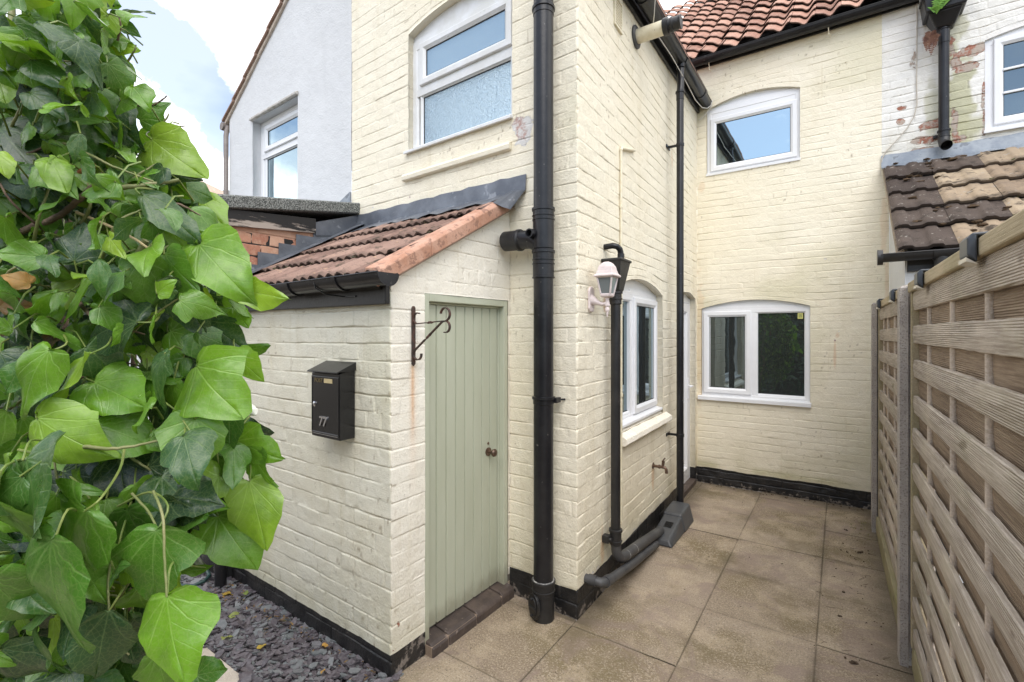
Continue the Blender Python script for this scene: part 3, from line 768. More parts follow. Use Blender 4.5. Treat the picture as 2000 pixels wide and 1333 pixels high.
def m_attr(ss, zz):
    al = 0.35*sstep(0.5, 0.8, fbm(ss*1.3, zz*1.7, 19, 4))+0.5*sstep(0.4, .75, fbm(ss*3, zz*5, 20, 3))*sstep(0.06, 0.0, np.abs(zz-0.2))
    fl = blobs([(1.18, 2.33, .016, .012, .75), (1.205, 2.31, .008, .008, .7), (1.25, 1.55, .012, .014, .9), (1.24, 1.78, .008, .008, .8), (1.28, 1.63, .012, .008, .7)])(ss, zz)
    ru = blobs([(1.25, 1.42, .012, .13, .6), (1.27, 1.6, .02, .03, .5), (1.62, 2.6, .03, .3, .35), (1.64, 2.0, .02, .4, .35), (0.03, 1.5, .05, .7, .35), (.05, 3.2, .03, .06, .3)], .6)(ss, zz)
    return dict(algae=al, flake=fl, rust=ru)
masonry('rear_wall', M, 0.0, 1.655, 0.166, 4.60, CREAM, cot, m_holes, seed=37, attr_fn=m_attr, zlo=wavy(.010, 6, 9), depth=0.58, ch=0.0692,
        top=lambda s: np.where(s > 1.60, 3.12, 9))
def pl_attr(ss, zz): return dict(wear=1-sstep(0.0, 0.09, zz))
masonry('plinth', G, -0.48, 0, -0.05, 0.163, PLINTH, cot, seed=11, corner1=S.n, zhi=wavy(.006, 9, 3), attr_fn=pl_attr, depth=1.1)
masonry('plinth', S, 0, 3.03, -0.05, 0.165, PLINTH, cot, [(2.262, 2.945, -.05, 0.3, 0)], seed=23, corner0=G.n, zhi=wavy(.006, 9, 5), attr_fn=pl_attr, depth=1.1)
masonry('plinth', M, 0.0, 1.655, -0.05, 0.166, PLINTH, cot, seed=37, zhi=wavy(.010, 6, 9), attr_fn=pl_attr, depth=1.9, ch=0.0692)
# smooth rendered panel and drip ledge under the gable window
b = MB(G); b.prism([(.002, 2.752), (.030, 2.758), (.034, 2.785), (.026, 2.803), (.002, 2.812)], -1.475, -.462, 0, P=lambda s_, n_, z_: G(s_, z_+0.004*math.sin(s_*9), n_))
b.build('ledge', CREAM, cot, 0.004)
window(G, cot, g_hole, 0.045,
       [(-1.288, -0.552, 3.506, 3.700, True, GLASS_SATIN), (-1.335, -0.512, 3.020, 3.372, False, GLASS_FROST)],
       sill=(-1.455, -0.455, 2.980, 0.03, 0.030), fw=0.055, head=3.775, mull=[(-1.39, -0.50, 3.380, 3.438)], col=UPVC_OLD)
wf = window(S, cot, s_hole, 0.055,
       [(1.150, 1.625, 1.060, 1.835, True, GLASS), (0.70, 1.055, 1.035, 1.862, False, GLASS)],
       sill=(0.632, 1.696, 0.99, 0.0, 0.03), fw=0.055, head=1.91, mull=[(1.075, 1.092, 1.0, 1.90)], z0=0.965)
b = MB(S)     # sloping painted brick sill, brick by brick
for i in range(10):
    a = 0.66+i*0.1145
    q = random.uniform(-.003, .003)
    b.prism([(-.04, .955), (.050, .902+q), (.058, .868+q), (.040, .850), (-.04, .850)], a+.001, a+.113, 0, P=lambda s_, n_, z_: S(s_, z_, n_))
b.build('brick_sill', CREAM_DOOR, wf, 0.004)
wm = window(M, cot, m_holes[0], 0.030, [(0.193, 0.885, 3.425, 3.876, True, GLASS_SKY)], sill=(0.095, 0.972, 3.352, 0.012, 0.036), fw=0.052, head=4.03)
window(M, cot, m_holes[1], 0.030, [(0.122, 0.473, 1.035, 1.793, True, GLASS), (0.582, 1.004, 0.996, 1.830, False, GLASS)],
       sill=(0.014, 1.062, 0.950, 0.035, 0.05), fw=0.05, head=1.872, mull=[(0.530, 0.560, 0.98, 1.84)])
# yellow sticker in the corner of the right hand pane
b = MB(M); b.box(0.945, 0.990, 1.762, 1.820, -.0495, -.0486)
st = b.build('window_sticker', mat('yellow_sticker', (0.62, 0.60, 0.20), rough=0.4), cot)
b = MB(M); b.box(0.953, 0.982, 1.772, 1.806, -.0484, -.048); b.build('sticker_print', mat('olive_print', (0.20, 0.22, 0.05), (0.45, 0.45, 0.15), 90, 0.5), st)
# back door of white uPVC
b = MB(S); r = -0.055
b.ring(2.262, 2.945, 0.05, 1.99, [(0, r-.06), (0, r), (.050, r), (.056, r-.012), (.056, r-.06)])
n = 14; arc = [(2.262+.683*i/n, 1.99+.05*(1-(2*i/n-1)**2)+.003) for i in range(n+1)]
b.prism([(2.262, 1.99)]+arc+[(2.945, 1.99)], r-.05, r-.012, 2)
dr = b.build('back_door', UPVC, cot, 0.002)
b = MB(S); q = r+.006
b.ring(2.322, 2.885, 0.10, 1.93, [(0, r-.05), (0, q), (.085, q), (.095, q-.012), (.10, q-.02), (.10, r-.05)])
b.box(2.42, 2.79, .22, 1.83, r-.04, q-.024)
b.ring(2.47, 2.74, 0.27, 0.90, [(0, q-.026), (.012, q-.012), (.03, q-.012), (.04, q-.026)])
b.ring(2.47, 2.74, 1.0, 1.78, [(0, q-.026), (.012, q-.012), (.03, q-.012), (.04, q-.026)])
b.build('door_panel', UPVC, dr, 0.002)
b = MB(S); b.box(2.80, 2.835, .92, 1.14, q, q+.010); b.tube([(2.817, 1.06, q+.008), (2.817, 1.06, q+.05)], .010, 10)
b.tube([(2.822, 1.06, q+.048), (2.72, 1.06, q+.050)], .010, 10); b.build('handle', UPVC, dr, 0.002)
b = MB(S); b.prism([(-.10, .05), (.012, .045), (.012, -.03), (-.10, -.03)], 2.262, 2.945, 0, P=lambda s_, n_, z_: S(s_, z_, n_)); b.build('threshold', ENG_BRICK, dr, .003)

# ---- tiled roofs
def tile_roof(name, P, s0, s1, n_e, z_e, pitch, rows, gauge, tw, prof, matl, parent, thick=0.016, sub=10, tint_fn=None, seed=0, jit=0.004, vsub=4, lap_lift=None):
    ct, stn = math.cos(R(pitch)), math.sin(R(pitch)); rn = np.random.RandomState(seed)
    V = []; Fc = []; T = []; Ed = []; nb = 0
    lift = thick if lap_lift is None else lap_lift
    nt_ = int(round((s1-s0)/tw))
    for k in range(rows):
        for t in range(nt_):
            u = np.linspace(0, 1, sub*1+1); v = np.concatenate([[0.0], np.linspace(0.0, 1, vsub+1)])
            uu, vv = np.meshgrid(u, v)
            ju = rn.normal(0, jit*0.4); jv = rn.normal(0, jit); jz = rn.normal(0, jit*0.5); tl = rn.normal(0, jit*0.6)
            hh = prof(uu)+lift*(1-vv)*1.0+jz+tl*(uu-0.5)+0.0008*rn.normal(0, 1, uu.shape)
            hh[0, :] -= thick
            along = (k+vv)*gauge+jv*(1-vv)
            s = s0+(t+uu)*tw+ju
            nn = n_e-along*ct+hh*stn; zz = z_e+along*stn+hh*ct
            V.append(P.arr(s, zz, nn).reshape(-1, 3))
            a, c = uu.shape; idx = np.arange(a*c).reshape(a, c)+nb
            Fc.append(np.stack([idx[:-1, :-1], idx[:-1, 1:], idx[1:, 1:], idx[1:, :-1]], -1).reshape(-1, 4)); nb += a*c
            tv = rn.uniform(0, 1) if tint_fn is None else tint_fn(t, k, rn)
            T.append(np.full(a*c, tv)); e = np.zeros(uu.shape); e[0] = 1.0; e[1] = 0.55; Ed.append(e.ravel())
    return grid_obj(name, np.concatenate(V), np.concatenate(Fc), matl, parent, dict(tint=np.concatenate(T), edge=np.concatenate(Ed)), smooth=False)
def sm(o):
    smooth_by_angle(o, 50); return o
pan = lambda u: 0.026*(np.sin(2*np.pi*(u+0.20))+0.30*np.sin(4*np.pi*(u+0.20)+0.6))
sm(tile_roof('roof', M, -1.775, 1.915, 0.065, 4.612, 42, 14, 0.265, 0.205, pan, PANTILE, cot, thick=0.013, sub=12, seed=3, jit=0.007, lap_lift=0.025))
b = MB(M); b.prism([(.02, 4.57), (-2.8, 4.57+2.82*.9), (-2.8, 4.50)], -.7, 1.88, 0, P=lambda s_, n_, z_: M(s_, z_, n_)); b.build('roof_core', ROOMDARK, cot)
# wing roof (seen only by its eaves)
class Rot:
    pass
b = MB(); zr = 5.46
xa = G(-2.20, 0)[0]
b.add([(-1.10, 2.36, 4.09), (-1.17, 5.44, 4.20), (xa, 5.44, 5.50), (xa, 2.40, 5.44), (-1.10, 2.36, 4.03), (-1.17, 5.44, 4.14), (xa, 5.44, 5.44), (xa, 2.40, 5.38)],
      [(0, 1, 2, 3), (4, 5, 6, 7), (0, 1, 5, 4), (1, 2, 6, 5), (2, 3, 7, 6), (3, 0, 4, 7)]); b.build('wing_roof', PANTILE, cot)
# fascia and soffit of the wing
def S2(s_, z_, n_): return S(s_, z_+0.046*s_, n_)
b = MB(S2); b.box(-0.05, 3.03, 3.885, 4.07, 0.004, 0.026); b.build('fascia', BLACK_DULL, cot, 0.002)
b = MB(S2); b.box(-.05, 3.03, 4.075, 4.10, .0, .11); b.build('eaves_board', BLACK_DULL, cot)
def gutter(name, A, Bp, r, parent, up=(0, 0, 1), th=0.003, seg=12, unions=(), caps=(True, True), brackets=(), matl=None, outward=None):
    """half round gutter from A to Bp (world)"""
    A = Vector(A); Bp = Vector(Bp); t = (Bp-A).normalized(); x = t.cross(Vector(up)).normalized(); z = x.cross(t)
    b = MB(); matl = matl or BLACK
    def prof(rr): return [(math.cos(math.pi+math.pi*i/seg)*rr, math.sin(math.pi+math.pi*i/seg)*rr) for i in range(seg+1)]
    def sweep(mb, p0, p1, ro, ri):
        P2 = prof(ro)+prof(ri)[::-1]; n = len(P2); pts = []
        for c in (p0, p1):
            for q in P2: pts.append(tuple(c+x*q[0]+z*q[1]))
        fs = [(i, (i+1) % n, n+(i+1) % n, n+i) for i in range(n)]+[list(range(n)), list(range(n, 2*n))]
        mb.add(pts, fs)
    sweep(b, A, Bp, r, r-th)
    # rolled front lip
    for sg in (-1, 1): b.tube([tuple(A+x*sg*r), tuple(Bp+x*sg*r)], 0.0045, 8)
    for (p, f) in ((A, caps[0]), (Bp, caps[1])):
        if f:
            P2 = prof(r+.004); n = len(P2); dd = t*0.006; o_ = -dd if p is A else dd
            pts = [tuple(p+x*q[0]+z*q[1]) for q in P2]+[tuple(p+o_+x*q[0]+z*q[1]) for q in P2]
            b.add(pts, [list(range(n)), list(range(n, 2*n))]+[(i, (i+1) % n, n+(i+1) % n, n+i) for i in range(n)])
    go = b.build(name, matl, parent, smooth=True)
    L = (Bp-A).length
    if unions:
        u = MB()
        for q in unions: sweep(u, A+t*(q*L-.045), A+t*(q*L+.045), r+.007, r+.001)
        u.build('gutter_union', matl, go, smooth=True)
    if brackets:
        for q in brackets:
            u = MB(); sweep(u, A+t*(q*L-.012), A+t*(q*L+.012), r+.006, r+.001); u.build('gutter_bracket', matl, go, smooth=True)
    return go
gutter('gutter', S(-0.06, 3.93+.02, .10), S(3.0, 4.105, .10), 0.056, cot, unions=(0.655,), brackets=(0.3, 0.9))
b = MB(S)      # outlet under the gutter union
b.tube([(1.90, 4.05, .10), (1.90, 3.97, .10)], [.040, .036], 16); b.build('gutter_outlet', BLACK, cot, smooth=True)
gutter('gutter', M(-.02, 4.555, .085), M(1.92, 4.545, .085), 0.054, cot, brackets=(0.07, 0.63))
b = MB(M); b.box(-.02, 1.86, 4.50, 4.60, .003, .022); b.build('eaves_board', BLACK_DULL, cot)
for s_ in (0.14, 1.20):       # small cream fixings left under the eaves
    b = MB(M); b.tube([(s_, 4.50, .085), (s_+.004, 4.43, .07), (s_+.02, 4.425, .02)], .004, 6); b.build('gutter_stay', CREAM_PLASTIC, cot)
# vent grille high on the side wall
b = MB(S); b.ring(.545, .69, 3.66, 3.86, [(0, .0), (0, .014), (.014, .014), (.016, .004), (.016, 0)])
for i in range(9): b.box(.56, .675, 3.678+i*.019, 3.688+i*.019, .0, .008)
b.build('vent_grille', CREAM_PLASTIC, cot, .001)

# =================================================================== OUTHOUSE
oh = thing('outhouse', (C1[0], C1[1], 0), 'small cream brick lean-to outhouse with sage green door and clay tile roof', 'outhouse')
PT = 0.1145
def l_attr(ss, zz):
    return dict(dirt=0, ) if False else dict(algae=0.25*sstep(0.5, .8, fbm(ss*1.5, zz*2, 29, 4)))
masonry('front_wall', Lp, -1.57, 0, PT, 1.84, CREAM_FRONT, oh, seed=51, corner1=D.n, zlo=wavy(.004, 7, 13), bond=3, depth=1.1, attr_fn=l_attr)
masonry('plinth', Lp, -1.57, 0, -0.06, PT, PLINTH, oh, seed=51, corner1=D.n, zhi=wavy(.004, 7, 13), attr_fn=lambda a, z: dict(wear=0.2+0*z), depth=0.9)
def d_attr(ss, zz):
    st = np.exp(-((ss-0.136)/0.010)**2)*sstep(1.05, 1.30, zz)*(zz < 1.47)*0.9+0.45*np.exp(-((ss-0.137)/0.022)**2)*sstep(.75, 1.2, zz)*(zz < 1.47)
    return dict(rust=st*(0.6+0.6*fbm(ss*30, zz*4, 4, 3)), flake=blobs([(.045, .24, .012, .022, .7), (.03, .13, .03, .01, .5)])(ss, zz))
dh = (0.217, 0.918, -0.06, 1.822, 0)
zt_d = lambda s: 1.875+0.556*(s+.02)
masonry('door_wall', D, 0, 0.935, PT+.002, 2.42, CREAM_DOOR, oh, [(0.217, 0.918, 0.05, 1.822, 0)], top=zt_d, seed=67, corner0=Lp.n, attr_fn=d_attr, zlo=wavy(.005, 7, 17), depth=0.7)
masonry('plinth', D, 0, 0.218, -0.06, PT+.002, PLINTH, oh, seed=67, corner0=Lp.n, zhi=wavy(.005, 7, 17), attr_fn=lambda a, z: dict(wear=0.75+0*z), depth=0.9)
# door frame, boarded door, knob, step
b = MB(D); b.box(.217, .252, .045, 1.822, -.09, -.004); b.box(.880, .918, .045, 1.822, -.09, -.004); b.box(.252, .880, 1.782, 1.822, -.09, -.004)
b.box(.252, .264, .08, 1.770, -.09, -.040); b.box(.868, .880, .08, 1.770, -.09, -.040); b.box(.252, .880, 1.770, 1.782, -.09, -.040)
df = b.build('door_frame', SAGE, oh, 0.004)
b = MB(D); nb_ = 8; w_ = (.866-.266)/nb_
for i in range(nb_):
    a = .266+i*w_
    b.prism([(a+.0020, -.085), (a+.0020, -.055), (a+.006, -.045), (a+w_-.006, -.045), (a+w_-.0020, -.055), (a+w_-.0020, -.085)], .085, 1.768, 1, P=lambda s_, z_, n_: D(s_, z_, n_))
door = b.build('door', SAGE, oh, 0.0006)
b = MB(D); b.box(.264, .868, .085, 1.768, -.088, -.0855); b.build('groove_shade_sheet', GASKET, door)  # black sheet put behind the boards to darken the grooves like shade
b = MB(D)
kc = D(.775, .905, 0); kx = Vector((D.n[0], D.n[1], 0))
b.tube([(.775, .905, -.046), (.775, .905, -.040)], .026, 18); b.tube([(.775, .905, -.040), (.775, .905, -.010)], .009, 12)
b.tube([(.775, .905, -.014), (.775, .905, -.006), (.775, .905, .004), (.775, .905, .012), (.775, .905, .018)], [.012, .021, .024, .020, .008], 18)
b.tube([(.775, .955, -.046), (.775, .955, -.041)], .008, 10)
b.build('door_knob', BRONZE, door, smooth=True)
b = MB(D)
for (a0, a1) in ((.225, .337), (.345, .562), (.570, .792), (.800, .915)):
    q = random.uniform(-.003, .003)
    b.prism([(-.06, .075+q), (.024, .064+q), (.044, .050+q), (.050, .04), (.050, -.05), (-.06, -.05)], a0, a1, 0, P=lambda s_, n_, z_: D(s_, z_, n_))
stp = b.build('step', ENG_BRICK, oh, 0.006)
b = MB(D); b.box(.222, .918, -.05, .050, -.055, .042, P=D); b.build('mortar_bed', MORTAR, stp)
# roof
RP = 29.0; rt_ = math.tan(R(RP))
rom = lambda u: 0.0125*np.abs(np.sin(np.pi*3*u))**1.2*1.5
sm(tile_roof('roof', Lp, -1.545, 0.03, 0.105, 1.872, RP, 4, 0.298, 0.2247, rom, ROMAN, oh, thick=0.013, sub=24, seed=9, jit=0.006, lap_lift=0.020))
b = MB(Lp)
b.prism([(.09, 1.868), (-1.03, 1.868+1.12*rt_), (-1.03, 1.80), (.0, 1.80)], -1.55, -.03, 0, P=lambda s_, n_, z_: Lp(s_, z_, n_)); b.build('roof_core', ROOMDARK, oh)
# terracotta verge, three lengths
b = MB(D)
for (a0, a1) in ((-.105, .215), (.2165, .535), (.5365, .862)):
    za, zb_ = 1.882+rt_*(a0+.105), 1.882+rt_*(a1+.105)
    for (p, q) in (((.035, -.052, .012), (.048, -.052, .02)),):
        pass
    # upright face and a lip over the tiles
    pts = []
    for (a, z) in ((a0, za), (a1, zb_)):
        for (n_, h_) in ((.030, -.055), (.046, -.058), (.050, .012), (.036, .030), (-.050, .036), (-.052, .020), (.022, .012)):
            pts.append((a, z+h_, n_))
    n = 7
    b.add(pts, [(i, (i+1) % n, n+(i+1) % n, n+i) for i in range(n)]+[list(range(n))[::-1], list(range(n, 2*n))])
b.build('verge', TERRA, oh, 0.004)
b = MB(D); b.add([(a, 1.882+rt_*(a+.105)+h_, n_) for a in (-.07, .93) for (n_, h_) in ((-.01, -.062), (.040, -.066), (.040, -.052), (-.01, -.050))],
                 [(0, 1, 5, 4), (1, 2, 6, 5), (2, 3, 7, 6), (3, 0, 4, 7), (0, 3, 2, 1), (4, 5, 6, 7)]); b.build('undercloak', MORTAR, oh)
# moss cushions on the laps
b = MB(); rn = random.Random(4)
for i in range(130):
    k = rn.choice((0, 1, 1, 2, 2, 2, 3, 3)); s_ = rn.uniform(-1.5, -.02); al = k*.298+rn.uniform(-.006, .012)
    n_ = .105-al*math.cos(R(RP)); z_ = 1.872+al*math.sin(R(RP))+.022
    r_ = rn.uniform(.006, .016)
    b.blob(Lp(s_, z_, n_), r_, i, (1.5, 1.0, .6), 8)
b.build('moss', mat('dry_moss', (0.045, 0.038, 0.020), (0.10, 0.085, 0.04), 60, 0.95, 0.006, 90), oh, smooth=True)['kind'] = 'stuff'
# leadwork
def sheet(mb, P, top, bot, n0, n1, th=0.003):
    """strip between two (s, z) polylines of equal length"""
    k = len(top); pts = []
    for (a, c) in zip(top, bot):
        pts += [(a[0], a[1], a[2] if len(a) > 2 else n0), (c[0], c[1], c[2] if len(c) > 2 else n1)]
    m = len(pts)
    pts += [(p[0], p[1], p[2]-th) for p in pts]
    fs = []
    for i in range(k-1):
        a = 2*i; fs += [(a, a+1, a+3, a+2), (m+a, m+a+2, m+a+3, m+a+1), (a, a+2, m+a+2, m+a), (a+1, m+a+1, m+a+3, a+3)]
    fs += [(0, m, m+1, 1), (m-2, m-1, 2*m-1, 2*m-2)]
    mb.add(pts, fs, P)
ns = 26; top = []; mid = []; low = []
for i in range(ns+1):
    s_ = -2.10+(1.75)*i/ns
    wv = 0.004*math.sin(i*1.7)+0.003*math.sin(i*3.1)
    top.append((s_, 2.588+wv, .008)); mid.append((s_, 2.485+wv, .018+.004*math.sin(i*2.3)))
    low.append((s_, 2.408+0.008*math.sin(i*2.1), .165+0.006*math.sin(i*1.3)))
b = MB(G); sheet(b, G, top, mid, 0, 0); sheet(b, G, mid[:25], low[:25], 0, 0)
# the end dressed down over the verge
sheet(b, G, [(-.455, 2.500, .02), (-.42, 2.497, .024), (-.385, 2.492, .022), (-.352, 2.487, .016)], [(-.455, 2.388, .20), (-.422, 2.372, .20), (-.405, 2.36, .17), (-.40, 2.36, .10)], 0, 0)
b.build('lead_flashing', LEAD, oh, smooth=True)
zr_ = lambda y: 1.872+.02+rt_*(y-1.405)
b = MB(E)     # stepped flashing against the brick wall, and its apron over the tiles
tops = [(1.47, 1.985), (1.555, 2.00), (1.556, 2.085), (1.697, 2.087), (1.698, 2.177), (1.845, 2.179), (1.846, 2.262), (1.977, 2.262), (1.978, 2.345), (2.117, 2.347), (2.118, 2.405), (2.52, 2.520)]
sheet(b, E, [(y-1.492, z, .010) for y, z in tops], [(y-1.492, min(zr_(y), z-.005), .012) for y, z in tops], 0, 0)
ys = [1.42+1.08*i/16 for i in range(17)]
sheet(b, E, [(y-1.492, zr_(y)+.012, .013) for y in ys], [(y-1.492, zr_(y)+.010, .13+.008*math.sin(y*31)) for y in ys], 0, 0)
b.build('stepped_flashing', LEAD, oh, smooth=True)
b = MB(Lp); b.box(-1.57, .0, 1.755, 1.868, .004, .028); b.box(-.006, .012, 1.765, 1.86, .028, .040); b.build('fascia', BLACK_DULL, oh, 0.003)
gutter('gutter', Lp(-1.50, 1.872, .088), Lp(.085, 1.886, .088), 0.056, oh, unions=(0.52,), brackets=(0.80, 0.25))
b = MB(Lp); b.tube([(-.40, 1.885, .142), (-.395, 1.84, .135), (-.37, 1.81, .09), (-.30, 1.80, .032), (-.22, 1.80, .030)], .004, 6); b.build('loose_cable', BLACK, oh)

# =================================================================== WHITE RENDERED HOUSE (left)
wh = thing('rendered_house', G(-3.3, 0), 'white rendered gable end of the next house with a tall two part window', 'house')
w_hole = (-3.90, -3.00, 2.80, 3.862, 0)
zt_w = lambda s: 4.05+np.minimum(-s, 4.5+s)*0.62
masonry('gable_wall', G, -4.46, -2.143, 0, 5.36, WHITE_RENDER, wh, [w_hole], top=zt_w, brick=False, seed=77, cs=0.03, reveal=0.12)
window(G, wh, w_hole, 0.085, [(-3.748, -3.098, 3.590, 3.745, True, GLASS_SKY), (-3.80, -3.06, 2.90, 3.462, False, GLASS_SKY)], fw=0.055, mull=[(-3.86, -3.04, 3.470, 3.530)])
b = MB(G); b.prism([(.0, 3.862), (.028, 3.866), (.03, 3.888), (.012, 3.90), (0, 3.902)], -3.925, -2.985, 0, P=lambda s_, n_, z_: G(s_, z_+.004*math.sin(s_*23), n_)); b.build('lintel_edge', mat('weathered_render', (.42, .39, .34), (.6, .58, .55), 20, .9, .006, 60), wh, .005)
b = MB(G)      # roof slab with tile courses at the verge
for i in range(9):
    a0 = -4.56+i*.26; a1 = a0+.285
    z0_ = 4.02+(a0+4.5)*.62+.035; z1_ = 4.02+(a1+4.5)*.62+.012
    b.add([(a0, z0_, .045), (a1, z1_, .045), (a1, z1_+.022, .045), (a0, z0_+.022, .045), (a0, z0_, -3.2), (a1, z1_, -3.2), (a1, z1_+.022, -3.2), (a0, z0_+.022, -3.2)],
          [(0, 1, 2, 3), (4, 5, 6, 7), (0, 1, 5, 4), (1, 2, 6, 5), (2, 3, 7, 6), (3, 0, 4, 7)])
b.build('roof', mat('brown_roof_edge', (.25, .155, .115), (.36, .24, .185), 14, .85, .004, 60), wh, .003)
b = MB(G); b.add([(-4.53, 3.985, .022), (-2.16, 5.455, .022), (-2.16, 5.49, .022), (-4.53, 4.03, .022), (-4.53, 3.985, -.02), (-2.16, 5.455, -.02), (-2.16, 5.49, -.02), (-4.53, 4.03, -.02)],
    [(0, 1, 2, 3), (4, 5, 6, 7), (0, 1, 5, 4), (1, 2, 6, 5), (2, 3, 7, 6), (3, 0, 4, 7)]); b.build('verge_mortar', mat('verge_mortar', (.45, .37, .30), (.56, .48, .40), 20, .9, .004, 70), wh)
BROWNPIPE = mat('brown_grey_pipe', (0.17, 0.14, 0.125), (0.22, 0.19, 0.17), 10, 0.5)
b = MB(G); b.tube([(-4.50, 3.96, .0), (-4.50, 3.90, .015), (-4.478, 3.84, .03), (-4.478, 0, .03)], .026, 12); b.tube([(-4.55, 3.965, .05), (-4.55, 3.965, -2.5)], .045, 12); b.build('downpipe', BROWNPIPE, wh, smooth=True)
b = MB(G); b.prism([(-2.40, 2.70), (-2.15, 2.70), (-2.15, 2.80)], .004, .012, 2); b.build('lead_corner', LEAD_LT, wh)

# =================================================================== FLAT ROOFED EXTENSION (left)
ex = thing('felt_roof_extension', (XE, 1.492, 0), 'low extension with grey felt roof edge, flaking black board and bare red brick side', 'extension')
masonry('side_wall', E, 0, 1.02, 1.90, 2.46, BRICK, ex, seed=81, top=lambda s: 2.33+.165*s, depth=1.3)
b = MB(); b.box(-6.2, XE-.004, 1.50, 2.5, 0, 2.30, P=WP); b.build('core', ROOMDARK, ex)
masonry('front_wall', EF, -3.0, 0, 0.165, 2.31, WHITE_RENDER, ex, brick=False, seed=83, cs=.03)
masonry('plinth', EF, -3.0, 0, -.06, 0.165, PLINTH, ex, seed=85, attr_fn=lambda a, z: dict(wear=.4+0*z))
sl = .172
b = MB(E); zf = 2.318
b.add([(s_, z_+sl*s_*.55, n_) for s_ in (-.02, .635) for (z_, n_) in ((zf, .006), (zf, .026), (zf+.108, .026), (zf+.108, .006))],
      [(0, 1, 5, 4), (1, 2, 6, 5), (2, 3, 7, 6), (3, 0, 4, 7), (0, 3, 2, 1), (4, 5, 6, 7)]); b.build('fascia', BOARD_FLAKY, ex, .002)
b = MB(E); b.add([(s_, z_, n_) for (s_, za, zb_) in ((.637, 2.36, 2.462), (1.02, 2.42, 2.592)) for (z_, n_) in ((za, .006), (za, .022), (zb_, .022), (zb_, .006))],
      [(0, 1, 5, 4), (1, 2, 6, 5), (2, 3, 7, 6), (3, 0, 4, 7), (0, 3, 2, 1), (4, 5, 6, 7)]); b.build('lead_apron', LEAD, ex)
b = MB(E); b.add([(s_, z_+sl*s_, n_) for s_ in (-.065, 1.03) for (z_, n_) in ((2.425, -2.8), (2.425, .036), (2.432, .052), (2.505, .052), (2.515, .040), (2.512, -2.8))],
      [(i, (i+1) % 6, 6+(i+1) % 6, 6+i) for i in range(6)]+[[5, 4, 3, 2, 1, 0], list(range(6, 12))]); b.build('felt_roof', FELT, ex, .004)
b = MB(EF); b.box(-3.0, .0, 2.27, 2.43, .005, .026); b.build('front_fascia', BLACK_DULL, ex)
gutter('gutter', EF(-3.0, 2.375, .082), EF(.055, 2.375, .082), .056, ex)

# =================================================================== WHITE HOUSE WITH FLAKING PAINT (right)
nh = thing('flaking_house', M(2.4, 0), 'white painted brick house at far right with flaking paint showing red brick', 'house')
def n_attr(ss, zz):
    fl = blobs([(1.745, 3.62, .052, .030, 1.0), (1.735, 3.50, .028, .030, 1.0), (1.94, 3.42, .11, .045, 1.0), (1.92, 3.30, .12, .04, .85), (1.88, 3.21, .13, .03, .9),
                (2.19, 3.98, .13, .055, .95), (2.16, 3.85, .13, .05, .9), (2.10, 3.90, .05, .10, .8), (2.09, 3.40, .03, .14, .8), (2.13, 3.25, .05, .03, .95), (1.83, 4.02, .03, .12, .6),
                (2.27, 3.5, .02, .3, .62), (2.05, 4.05, .06, .12, .75)], .55, 5)(ss, zz)
    al = blobs([(2.12, 3.6, .10, .5, .8), (2.2, 3.35, .12, .10, .7), (1.95, 3.55, .06, .25, .5), (2.10, 4.2, .1, .2, .6)], .7, 8)(ss, zz)
    di = 0.55*sstep(.55, .75, fbm(ss*5, zz*7, 61, 4))*sstep(.35, .7, fbm(ss*17, zz*17, 62, 3))*(1-sstep(.1, .4, np.abs(ss-2.08)))
    return dict(flake=fl, algae=al)
n_hole = (2.275, 3.20, 3.275, 4.035, 0.06)
masonry('wall', M, 1.601, 4.2, 3.10, 5.0, WHITE_FLAKE, nh, [n_hole], seed=91, attr_fn=n_attr, depth=1.2, ch=0.0692, top=lambda s: np.where(s < 1.9, 4.6, 9))
b = MB(M); b.box(1.66, 4.2, 0, 3.11, -.05, -.004); b.box(1.62, 4.2, 3.0, 5.0, -.22, -.205); b.build('wall_core', WHITE_RENDER, nh)
fo = window(M, nh, n_hole, 0.02, [(2.387, 3.09, 3.385, 3.968, True, GLASS)], sill=(2.265, 3.21, 3.295, .03, .035), fw=.05, head=4.03)
b = MB(M)
for z_ in (3.575, 3.765): b.box(2.385, 3.092, z_-.009, z_+.009, -.022, -.006)
b.box(2.735, 2.75, 3.385, 3.968, -.022, -.006); b.build('glazing_bar', UPVC, fo, .003)

# =================================================================== TILED LEAN-TO (right, behind the fence)
lt = thing('tiled_lean_to', (.37, 4.2, 0), 'lean-to behind the fence roofed in mossy brown and buff concrete tiles', 'lean-to')
XL = M(1.655, 0)[0]
LE = Plane((XL+.004, 4.20), (0, -1))       # its left side wall; outward normal faces -X
b = MB(); b.add([(XL, 4.20, 0), (XL, 5.44, 0), (XL, 5.44, 3.02), (XL, 4.20, 2.15), (2.2, 4.2, 0), (2.2, 5.44, 0), (2.2, 5.44, 3.02), (2.2, 4.2, 2.15)],
    [(0, 1, 2, 3), (4, 5, 6, 7), (0, 3, 7, 4), (1, 2, 6, 5), (2, 3, 7, 6), (0, 1, 5, 4)]); b.build('wall', WHITE_RENDER, lt)
def cprof(u):
    t = np.mod(u*2, 1.0)
    return 0.016*(sstep(0.02, 0.16, t)-sstep(0.46, 0.60, t))
def ctint(t, k, rn):
    if t < 1: return rn.uniform(0.0, 0.3)
    if t == 1 and k in (1, 4): return rn.uniform(0.1, 0.42)
    if t >= 2 and rn.rand() < .3: return rn.uniform(0.9, 1.0)
    return rn.uniform(0.45, 0.8)
LR = Plane((XL-.045, 4.14), (1, 0))
sm(tile_roof('roof', LR, 0, 1.8, .03, 2.165, 36, 5, .315, .30, cprof, CONC_TILE, lt, thick=.024, sub=24, tint_fn=ctint, seed=12, jit=.005, lap_lift=.028))
